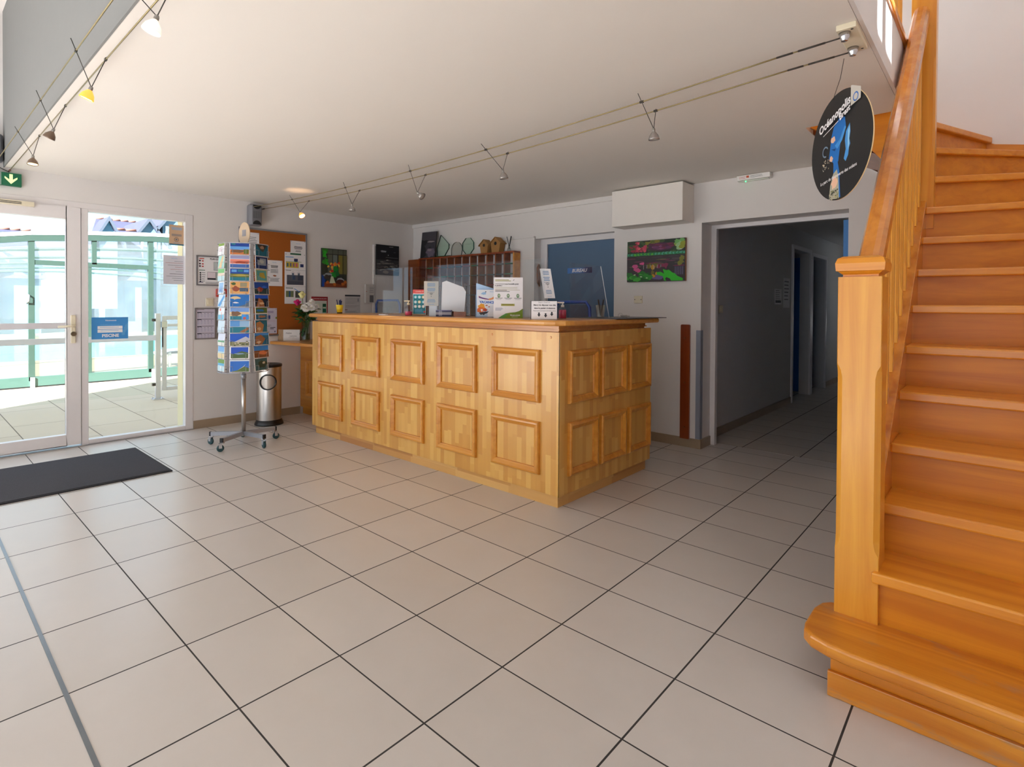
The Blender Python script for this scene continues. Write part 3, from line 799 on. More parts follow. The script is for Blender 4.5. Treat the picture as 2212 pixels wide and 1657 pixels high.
for x in (1.878, 1.941):
    b = B(); b.lathe((x, YB - .01, 1.259), [(.004, 0), (.004, .002)], DARKINK, d=(0, -1, 0), n=8); b.obj('screw', pl)
b = B(); b.prism([(2.325, YB - .02, .07), (2.405, YB - .02, .07), (2.405, YB - .02, 1.037), (2.398, YB - .02, 1.044), (2.332, YB - .02, 1.044), (2.325, YB - .02, 1.037)], (0, .02, 0), WD_CHERRY)
bp = b.obj('wall_bumper_board', loc=(2.365, YB, .07)); tag(bp, 'upright reddish wooden bumper board screwed to the wall beside the corridor', 'wall board')
for z in (.93, .55, .17):
    b = B(); b.lathe((2.365, YB - .02, z), [(.008, 0), (.006, .002)], M('screw_head', rgb(120, 70, 40), rough=.4, metal=.5), d=(0, -1, 0), n=10); b.obj('screw', bp)
b = B(); b.box(2.455, YB - .004, .08, 2.495, YB, .998, M('corner_guard', rgb(150, 156, 170), rough=.4, metal=.3)); b.box(2.493, YB - .004, .08, 2.497, YB + .04, .998, MATS['corner_guard'])
tag(b.obj('corner_guard', loc=(2.47, YB, .08)), 'grey metal corner guard on the wall edge of the corridor opening', 'corner guard')
# emergency light above the opening
t = thing('emergency_light', 'white emergency light box on the wall above the corridor opening', 'emergency light', (2.92, YB, 2.19))
b = B(); b.prism([(2.795, YB, 2.19), (2.795, YB - .05, 2.195), (2.795, YB - .06, 2.232), (2.795, YB, 2.232)], (.25, 0, 0), WHITEPL); b.obj('housing', t, bevel=.003)
b = B(); b.box(2.81, YB - .045, 2.186, 3.03, YB - .01, 2.191, M('lens_white', rgb(226, 232, 222), rough=.3)); b.obj('diffuser', t)
b = B(); s = Sheet(b, (2.795, YB - .0525, 2.197), UXB, (0, -.26, .965), .25, .036); s.rect(.3, .35, .38, .8, ink(200, 80, 30)); s.lines(.08, .7, .28, 3, .2, ink(190, 100, 90), .3, .1); s.lines(.42, .75, .8, 3, .2, GREYINK, .3, .1); b.obj('label', t)
b = B(); b.ball((2.86, YB - .04, 2.186), .006, M('green_led', rgb(60, 220, 120), emit=3.0), nu=8, nv=6); b.obj('indicator_lamp', t)
# BUREAU plate
t = thing('door_plate', 'blue BUREAU name plate on the office door', 'sign', (1.17, 3.925, 1.525))
b = B(); sh = Sheet(b, (1.04, 3.9225, 1.528), UXB, UZ, .30, .056); sh.slab(.002, ink(70, 126, 200))
for i in range(10):
    q = i / 9; sh.k = 1; sh.rect(.45 + .055 * i, 0, min(1, .505 + .055 * i), 1, ink(int(70 - 58 * q), int(126 - 104 * q), int(200 - 130 * q)))
b.obj('plate', t)
b = B(); sh = Sheet(b, (1.04, 3.9215, 1.528), UXB, UZ, .30, .056); sh.text('BUREAU', .5, .5, .62, PAPER, .03, .25, hmax=.7); b.obj('lettering', t)
# dark card hung at the side of the recess
b = B(); b.prism([(.705, 3.835, 1.44), (.705, 3.875, 1.40), (.705, 3.885, 1.60), (.705, 3.86, 1.64), (.705, 3.835, 1.60)], (.012, 0, 0), WD_DARK); tag(b.obj('wooden_tag', loc=(.71, 3.86, 1.42)), 'dark brown wooden tag hanging in the office door recess', 'tag')
# corridor papers
for nm, lab, y0, z0, w, h, c in (('corridor_notice', 'small crumpled notice on the dark corridor wall', 6.08, 1.23, .26, .18, 1), ('corridor_notice', 'taller pale notice on the dark corridor wall before the first doorway', 6.42, 1.19, .26, .36, 0)):
    def dd(s, c=c):
        s.lines(.1, .9, .9, 6, .12, GREYINK, .3, .3)
        if c: s.rect(.1, .1, .9, .25, DARKINK)
    poster(nm, lab, 'notice', (cx + .003, y0, z0), UXL, UZ, w, h, dd, group='notices on the corridor wall')
b = B(); b.box(cx, 4.40, 1.14, cx + .01, 4.48, 1.21, CREAM); sw = b.obj('light_switch', loc=(cx, 4.44, 1.14), bevel=.002); tag(sw, 'cream light switch just inside the dark corridor', 'light switch')
b = B(); b.box(cx + .01, 4.42, 1.155, cx + .016, 4.46, 1.195, MATS['switch_rocker']); b.obj('rocker', sw)
# ------------------------------------------------------------------ reception desk
desk = thing('reception_desk', 'long wooden reception desk with square panel mouldings on both visible sides', 'reception desk', (1.02, 2.4, 0))
b = B()
b.box(-.41, 1.905, .075, 2.45, 1.94, 1.04, STAVE)
b.obj('front_panel', desk)
b = B(); b.box(2.415, 1.94, .075, 2.45, 3.022, 1.04, STAVE); b.obj('side_panel', desk)
b = B(); b.box(-.41, 1.94, .075, -.375, 2.85, 1.04, STAVE); b.obj('side_panel', desk)
b = B(); b.box(2.408, 1.899, .076, 2.455, 1.9049, 1.04, STAVE); b.box(2.4501, 1.899, .076, 2.456, 1.93, 1.04, STAVE); b.obj('corner_strip', desk)
b = B()
b.box(-.385, 1.93, 0, 2.425, 1.96, .075, STAVE_H); b.box(2.395, 1.96, 0, 2.425, 3.0, .075, STAVE_H); b.box(-.385, 1.96, 0, -.36, 2.83, .075, STAVE_H)
b.obj('plinth', desk)
b = B()
for (i, z0, z1) in ((.035, 1.04, 1.050), (.022, 1.050, 1.058), (.03, 1.058, 1.084)):
    b.box(-.41 + i, 1.905 + i, z0, 2.45 - i, 1.97, z1, WD_MOLD); b.box(2.38, 1.97, z0, 2.45 - i, 3.022 - i, z1, WD_MOLD); b.box(-.41 + i, 1.97, z0, -.34, 2.85 - i, z1, WD_MOLD)
b.obj('cornice', desk)
# worktop: U-shaped board with a cut and rounded front corner
pts = [(-.445, 1.90), (-.42, 1.872), (2.36, 1.868), (2.43, 1.885), (2.476, 1.925), (2.492, 1.99), (2.492, 3.07), (2.46, 3.10), (2.05, 3.10), (2.05, 2.32), (.02, 2.32), (.02, 2.88), (-.445, 2.88)]
b = B(); b.prism([(x, y, 1.078) for x, y in pts], (0, 0, .034), WD_TOP); b.obj('worktop', desk, bevel=.012, seg=3)
b = B(); b.box(.0, 2.35, .70, 2.40, 2.62, .73, WD_TOP); b.box(-.37, 1.945, .70, 2.41, 2.30, .725, WD_TOP); b.obj('inner_shelf', desk)
def panel(p0, u, w, n):
    """raised square moulding: lower-left corner, run direction, width/height, outward normal"""
    p0, u, n = Vector(p0), Vector(u), Vector(n); up = Vector((0, 0, 1))
    def loop(i, d): return [p0 + u * i + up * i + n * d, p0 + u * (w[0] - i) + up * i + n * d, p0 + u * (w[0] - i) + up * (w[1] - i) + n * d, p0 + u * i + up * (w[1] - i) + n * d]
    b = B(); b.loft([loop(0, 0), loop(.002, .016), loop(.008, .023), loop(.018, .025), loop(.026, .020), loop(.036, .012), loop(.041, .010), loop(.043, 0)], WD_MOLD)
    b.obj('panel_moulding', desk)
for z0, z1 in ((.612, .932), (.179, .499)):
    for x0 in (-.284, .268, .823, 1.369, 1.910): panel((x0, 1.905, z0), (1, 0, 0), (.40, z1 - z0), (0, -1, 0))
    for y0 in (1.988, 2.338, 2.690): panel((2.45, y0, z0), (0, 1, 0), (.312, z1 - z0), (1, 0, 0))
for x in (1.903, 2.384):
    b = B(); b.lathe((x, 1.905, 1.01), [(.008, 0), (.006, .001)], WD_MOLD, d=(0, -1, 0), n=12); b.obj('wood_plug', desk)

# lower side desk between the wall and the counter
t = thing('side_desk', 'lower wooden side desk joining the left wall to the reception desk', 'desk', (-.9, 2.4, 0))
b = B(); b.prism([(-1.355, 1.96, .775), (-1.335, 1.927, .775), (-.447, 2.06, .775), (-.447, 2.84, .775), (-1.355, 2.84, .775)], (0, 0, .032), WD_TOP); b.obj('desktop', t, bevel=.008)
b = B(); b.box(-1.345, 2.27, .08, -.42, 2.30, .775, WD_MOLD); b.obj('front_panel', t)
b = B(); b.box(-1.345, 2.30, 0, -.42, 2.33, .08, WD_MOLD); b.obj('plinth', t)
for x0 in (-1.21, -.80):
    desk_save = desk; desk = t; panel((x0, 2.27, .20), (1, 0, 0), (.30, .40), (0, -1, 0)); desk = desk_save

# ------------------------------------------------------------------ staircase
st = thing('staircase', 'varnished wooden staircase rising along the right side with winding top steps', 'staircase', (4.5, 2.4, 0))
R_ = .173; G_ = .195; XS = 4.067; XE = 5.05
nose = {n: ((XS, 1.22 + G_ * (n - 1)), (XE, 1.22 + G_ * (n - 1))) for n in range(1, 7)}
def ext(a, c):
    """run the nosing line out to the right wall, or to the back wall"""
    dx, dy = c[0] - a[0], c[1] - a[1]
    k = (XE - a[0]) / dx if dx > 1e-6 else 9
    if a[1] + dy * k > YB - .012: k = (YB - .012 - a[1]) / dy
    return (a, (a[0] + dx * k, a[1] + dy * k))
nose[7] = ext((XS, 2.385), (4.45, 2.405)); nose[8] = ext((XS, 2.592), (4.447, 2.64)); nose[9] = ext((XS, 2.79), (4.448, 2.868))
nose[10] = ext((XS, 2.945), (4.449, 3.035)); nose[11] = ext((4.09, 3.018), (4.451, 3.205)); nose[12] = ext((4.095, 3.10), (4.456, 3.481)); nose[13] = ext((4.06, 3.16), (4.318, 3.80))
nose[14] = ((3.98, 3.10), (3.90, YB - .012))
TH = .036
for n in range(1, 14):
    a, c = nose[n]; a2, c2 = nose[n + 1]
    z = R_ * n
    if n == 1:
        arc = [(3.985, 1.50), (3.94, 1.50), (3.915, 1.47), (3.903, 1.42), (3.903, 1.30), (3.91, 1.262), (3.935, 1.232), (3.985, 1.212), (4.05, 1.203)]
        pts = arc + [(XE, 1.19), (XE, 1.475), (3.985, 1.475)]
        b = B(); b.prism([(x, y, z - .043) for x, y in pts], (0, 0, .043), WD_WORN); b.obj('tread', st, bevel=.01, seg=3)
    else:
        d = Vector((c2[0] - a2[0], c2[1] - a2[1])).normalized(); bk = Vector((-d.y, d.x)) * .06
        pts = [a, c]
        if n in (10, 11): pass
        if n == 12: pts += [(4.98, YB - .012)] if c[1] < YB - .02 else []
        if c[0] > XE - .01 and c2[0] < XE - .01: pts += [(XE, YB - .012)]
        c2b = (min(XE, c2[0] + bk.x), min(YB - .012, c2[1] + bk.y)); a2b = (a2[0] + bk.x, a2[1] + bk.y)
        if n >= 11: c2b = c2; a2b = a2
        pts += [c2b, a2b]
        b = B(); b.prism([(x, y, z - TH) for x, y in pts], (0, 0, TH), WD_X); b.obj('tread', st, bevel=.006)
    d = Vector((c[0] - a[0], c[1] - a[1])).normalized(); bk = Vector((-d.y, d.x)) * .032; tk = Vector((-d.y, d.x)) * .018
    xa = (3.988, 1.22) if n == 1 else a
    p0 = Vector(xa) + bk; p1 = Vector(c) + bk
    p1.y = min(p1.y, YB - .015); p1.x = min(p1.x, XE)
    zt = z - (TH if n > 1 else .043)
    b = B(); b.prism([(p0.x, p0.y, z - R_), (p1.x, p1.y, z - R_), (p1.x, p1.y, zt), (p0.x, p0.y, zt)], (tk.x, tk.y, 0), WD_RISER if n > 1 else WD_X); b.obj('riser', st)
b = B(); b.box(3.982, 1.238, 0, XE, 1.252, .078, WD_WORN); b.obj('plinth_board', st, bevel=.003)
b = B(); b.box(3.99, 1.27, 0, 4.03, 1.50, .13, WD_DARK); b.obj('step_end', st)
def sl(y): return .215 + R_ / G_ * (y - 1.22)
# left string
b = B(); ya, yc = 1.53, 3.0
b.prism([(3.995, ya, sl(ya) - .30), (3.995, yc, sl(yc) - .30), (3.995, yc, sl(yc)), (3.995, ya, sl(ya))], (.0735, 0, 0), WD_Y); b.obj('string', st, bevel=.003)
# newel post at the foot: chamfered shaft, neck groove, rounded cap
def post(x0, x1, y0, y1, z0, z1, zc0, zc1, ch, m):
    b = B(); L = []
    def ring(c, z): return [(x0 + c, y0, z), (x1 - c, y0, z), (x1, y0 + c, z), (x1, y1 - c, z), (x1 - c, y1, z), (x0 + c, y1, z), (x0, y1 - c, z), (x0, y0 + c, z)]
    e = .002
    L = [ring(e, z0), ring(e, zc0 - .03), ring(ch * .7, zc0 - .012), ring(ch, zc0 + .015), ring(ch, zc1 - .015), ring(ch * .7, zc1 + .012), ring(e, zc1 + .03), ring(e, z1)]
    b.loft(L, m); b.face(L[0], m); b.face(L[-1], m)
    return b
b = post(3.960, 4.085, 1.432, 1.555, .173, 1.300, .42, .98, .016, WD_Z); b.obj('newel_post', st)
b = B()
def sq(i, z): return [(3.960 + i, 1.432 + i, z), (4.085 - i, 1.432 + i, z), (4.085 - i, 1.555 - i, z), (3.960 + i, 1.555 - i, z)]
L = [sq(.012, 1.300), sq(.012, 1.308), sq(.0, 1.318), sq(-.006, 1.320), sq(-.008, 1.345), sq(-.002, 1.362), sq(.012, 1.369)]
b.loft(L, WD_X); b.face(L[-1], WD_X); b.obj('newel_cap', st)
b = post(3.992, 4.100, 2.972, 3.076, 1.62, 3.45, 2.05, 2.5, .01, WD_Z); b.obj('newel_post', st)
# handrail
def railsec(y, z, w=.036, h=.052):
    sec = [(-.8, -1), (.8, -1), (.8, -.55), (1, -.3), (1, .45), (.72, .85), (.3, 1), (-.3, 1), (-.72, .85), (-1, .45), (-1, -.3), (-.8, -.55)]
    return [(4.035 + w * u, y - h * v * .7, z + h * v * .72) for u, v in sec]
b = B(); L = [railsec(1.53, 1.325), railsec(2.985, 2.76)]
b.loft(L, WD_Y); b.face(L[0], WD_Y); b.face(L[-1], WD_Y); b.obj('handrail', st, bevel=.006)
def hz(y): return 1.30 + (2.735 - 1.30) * (y - 1.53) / (2.985 - 1.53)
# balusters: square with chamfered waist
k = 0
y = 1.66
while y < 2.95:
    b = post(4.012, 4.044, y - .016, y + .016, sl(y) - .01, hz(y) - .03, sl(y) + .13, hz(y) - .18, .009, WD_Z); b.obj('baluster', st)
    y += .128
# outer string of the turning flight under the mezzanine
b = B(); b.prism([(3.50, 2.935, 2.27), (3.81, 2.935, 2.09), (3.855, 2.935, 2.035), (3.92, 2.935, 1.94), (3.995, 2.935, 1.70), (3.995, 2.935, 2.55), (3.50, 2.935, 2.55)], (0, .045, 0), WD_RISER); b.obj('string', st)
b = B(); b.prism([(3.47, 3.0, 2.262), (3.80, 3.0, 2.10), (3.92, 3.0, 1.96), (3.98, 3.0, 1.95), (3.98, 3.0, 1.985), (3.50, 3.0, 2.29)], (0, .8, 0), WD_DARK); b.obj('soffit_board', st)
# wall string along the back wall
b = B(); b.prism([(3.99, YB - .012, 2.16), (5.04, YB - .012, 1.80), (5.04, YB - .012, 2.10), (4.46, YB - .012, 2.178), (4.33, YB - .012, 2.205), (4.237, YB - .012, 2.258), (3.99, YB - .012, 2.41)], (0, .011, 0), WD_RISER); b.obj('wall_string', st)

# mezzanine balustrade over the fascia
mb = thing('mezzanine_balustrade', 'wooden balustrade standing along the mezzanine edge above the white fascia', 'balustrade', (3.95, 1.5, 2.53))
b = B(); b.box(3.90, -.0, 2.53, 4.0, 2.87, 2.565, WD_Y); b.obj('bottom_rail', mb, bevel=.006)
b = B(); b.box(3.925, -.0, 3.33, 3.985, 2.87, 3.39, WD_Y); b.obj('top_rail', mb, bevel=.006)
for i in range(10):
    y = 2.80 - .17 * i
    b = post(3.937, 3.970, y - .017, y + .017, 2.565, 3.33, 2.66, 3.2, .008, WD_Z); b.obj('baluster', mb)

# ------------------------------------------------------------------ floor mat, bin, postcard rack
b = B(); b.box(-.94, -1.1, 0, -.022, .634, .008, M('mat_rubber', rgb(38, 38, 42), rough=.8))
mt = b.obj('door_mat', loc=(-.48, -.2, 0)); tag(mt, 'dark charcoal entrance mat on the tiles in front of the glass door', 'mat')
b = B(); b.box(-.925, -1.085, .008, -.037, .619, .012, M('mat_carpet', rgb(58, 59, 66), rough=1.0, var=.35, nscale=220, bump=.8)); b.obj('pile', mt)

bn = thing('waste_bin', 'round stainless steel bin with a black rim beside the postcard rack', 'bin', (-1.07, 1.80, 0))
BK = M('bin_black', rgb(22, 22, 26), rough=.35)
r0 = .115
# steel shell with a round throw-in hole facing the room
hole_d = Vector((.86, -.5, 0)).normalized(); ang0 = math.atan2(hole_d.y, hole_d.x)
b = B(); N, MZ = 72, 44; z0, z1 = .045, .575; hz0, hr = .43, .078
def inside(a, z): return ((a * r0) / hr) ** 2 + ((z - hz0) / (hr * .92)) ** 2 < 1
vs = []; fs = []
for i in range(MZ + 1):
    for j in range(N):
        a = 2 * PI * j / N; a = a if a < PI else a - 2 * PI
        z = z0 + (z1 - z0) * i / MZ
        q = math.hypot(a * r0 / hr, (z - hz0) / (hr * .92))
        if .72 < q < 1.12: a, z = a / q, hz0 + (z - hz0) / q       # snap the cells round the hole onto its rim
        vs.append((-1.07 + r0 * math.cos(a + ang0), 1.80 + r0 * math.sin(a + ang0), z))
for i in range(MZ):
    for j in range(N):
        a = 2 * PI * (j + .5) / N; a = a if a < PI else a - 2 * PI
        if not math.hypot(a * r0 / hr, (z0 + (z1 - z0) * (i + .5) / MZ - hz0) / (hr * .92)) < .93:
            fs.append((i * N + j, i * N + (j + 1) % N, (i + 1) * N + (j + 1) % N, (i + 1) * N + j))
b.add(vs, fs, STEEL, True); b.obj('shell', bn)
b = B(); pts = []
for i in range(32):
    t_ = 2 * PI * i / 32; a = hr * math.cos(t_) / r0; z = hz0 + hr * .92 * math.sin(t_)
    pts.append((-1.07 + (r0 + .002) * math.cos(a + ang0), 1.80 + (r0 + .002) * math.sin(a + ang0), z))
b.tube(pts, .006, BK, n=8, closed=True); b.obj('opening_rim', bn)
b = B(); b.lathe((-1.07, 1.80, 0), [(.110, .05), (.110, .34), (.104, .34), (.104, .06)], BK, n=36); b.obj('inner_bucket', bn)
b = B(); b.lathe((-1.07, 1.80, 0), [(.109, .345), (.109, .572)], M('bin_inside', rgb(176, 166, 156), rough=.35, metal=.6), n=36, caps=False); b.obj('inner_wall', bn)
b = B(); b.lathe((-1.07, 1.80, 0), [(.134, 0), (.134, .012), (.126, .03), (.117, .052), (.10, .052)], BK, n=40); b.obj('base', bn)
b = B(); b.lathe((-1.07, 1.80, 0), [(.116, .572), (.120, .578), (.120, .596), (.114, .602), (.09, .594), (.02, .588)], BK, n=40); b.obj('top_rim', bn)

rx, ry = -.45, 1.30
pr = thing('postcard_rack', 'tall revolving postcard rack on five grey legs with casters', 'postcard rack', (rx, ry, 0))
WIRE = M('rack_wire', rgb(166, 166, 172), rough=.35, metal=.7)
RG = M('rack_grey', rgb(158, 160, 166), rough=.35, metal=.4)
b = B(); b.lathe((rx, ry, 0), [(.017, .07), (.017, .60), (.014, .60), (.014, 1.70)], STEEL, n=16); b.obj('pole', pr)
b = B(); b.lathe((rx, ry, 0), [(.021, .56), (.021, .60)], RG, n=16); b.obj('collar', pr)
for q in range(5):
    a = math.radians(-131 + 72 * q); d = Vector((math.cos(a), math.sin(a), 0)); e = Vector((-d.y, d.x, 0))
    c = Vector((rx, ry, 0))
    b = B(); b.obox(c + d * .139 + Vector((0, 0, .093)), d * .125, e * .012, (0, 0, .0165), RG); lg = b.obj('leg', pr)
    b = B(); b.obox(c + d * .267 + Vector((0, 0, .093)), d * .006, e * .013, (0, 0, .018), BLACK); b.obj('end_cap', lg)
    sa = a + random.uniform(-.9, .9); w = Vector((math.cos(sa), math.sin(sa), 0)); wx = Vector((-w.y, w.x, 0)); hub = c + d * .252 + w * .018
    b = B(); b.lathe(c + d * .252 + Vector((0, 0, .066)), [(.014, 0), (.014, .011)], CHROME, n=12)
    for s_ in (-1, 1): b.obox(hub + wx * (.012 * s_) + Vector((0, 0, .048)), w * .012, wx * .0015, (0, 0, .02), CHROME)
    b.obj('caster_fork', lg)
    b = B(); b.lathe(hub + wx * -.009 + Vector((0, 0, .028)), [(.018, 0), (.0265, .001), (.028, .004), (.028, .014), (.0265, .017), (.018, .018)], M('caster_rubber', rgb(38, 72, 76), rough=.5), n=20, d=wx); b.obj('caster_wheel', lg)
APO, FW = .168, .152
ths = [math.radians(-32 + 60 * q) for q in range(6)]
for zz in (.625, 1.695):
    b = B(); b.tube([(rx + .195 * math.cos(2 * PI * i / 36), ry + .195 * math.sin(2 * PI * i / 36), zz) for i in range(36)], .003, WIRE, n=6, closed=True)
    for a in ths: b.tube([(rx, ry, zz), (rx + .195 * math.cos(a), ry + .195 * math.sin(a), zz)], .0025, WIRE, n=6)
    b.obj('wire_ring', pr)
PITCH = .107
BACKM = M('rack_back_grey', rgb(206, 206, 210), rough=.5)
for a in ths:
    d = Vector((math.cos(a), math.sin(a), 0)); e = Vector((-d.y, d.x, 0)); c = Vector((rx, ry, 0)) + d * APO
    b = B()
    for s_ in (-.088, .088): b.tube([c + e * s_ - d * .006 + Vector((0, 0, .62)), c + e * s_ - d * .006 + Vector((0, 0, 1.70))], .0022, WIRE, n=6)
    for s_ in (-.084, .084): b.obox(c + e * s_ - d * .012 + Vector((0, 0, 1.16)), e * .012, d * .0006, (0, 0, .535), BACKM)
    for r_ in range(10):
        z = .632 + PITCH * r_; f = d * .020
        b.tube([c + e * -.088 + Vector((0, 0, z + .002)), c + e * -.08 + f + Vector((0, 0, z)), c + e * .08 + f + Vector((0, 0, z)), c + e * .088 + Vector((0, 0, z + .002))], .0018, WIRE, n=6)
        b.tube([c + e * -.088 + Vector((0, 0, z + .05)), c + e * -.078 + f + Vector((0, 0, z + .05)), c + e * -.05 + f * 1.1 + Vector((0, 0, z + .05))], .0014, WIRE, n=5)
        b.tube([c + e * .088 + Vector((0, 0, z + .05)), c + e * .078 + f + Vector((0, 0, z + .05)), c + e * .05 + f * 1.1 + Vector((0, 0, z + .05))], .0014, WIRE, n=5)
        for s_ in (-.05, .05): b.tube([c + e * s_ + f * 1.1 + Vector((0, 0, z)), c + e * s_ + f * 1.15 + Vector((0, 0, z + .05))], .0014, WIRE, n=5)
    b.obj('pocket_column', pr)
b = B(); b.tube([(rx, ry, 1.69), (rx, ry, 1.75)], .004, WIRE, n=6)
n_ = Vector((.95, .33, 0)).normalized(); e = Vector((-n_.y, n_.x, 0))
b.obj('topper_rod', pr)
b = B(); n_ = Vector((.12, -.993, 0)); e = Vector((.993, .12, 0)); c = Vector((rx + .02, ry, 1.79))
pts = [c + e * (.085 * math.cos(2 * PI * i / 32)) + Vector((0, 0, .098 * math.sin(2 * PI * i / 32))) for i in range(32)]
b.prism(pts, n_ * .006, M('pale_wood', rgb(206, 180, 150), rough=.5, var=.05)); tp = b.obj('topper_disc', pr)
b = B(); b.prism([c + n_ * .0062 + e * x + Vector((0, 0, z)) for x, z in ((-.03, -.02), (.03, -.02), (.03, .035), (-.03, .035))], n_ * .0006, ink(150, 146, 150)); b.obj('topper_label', tp)

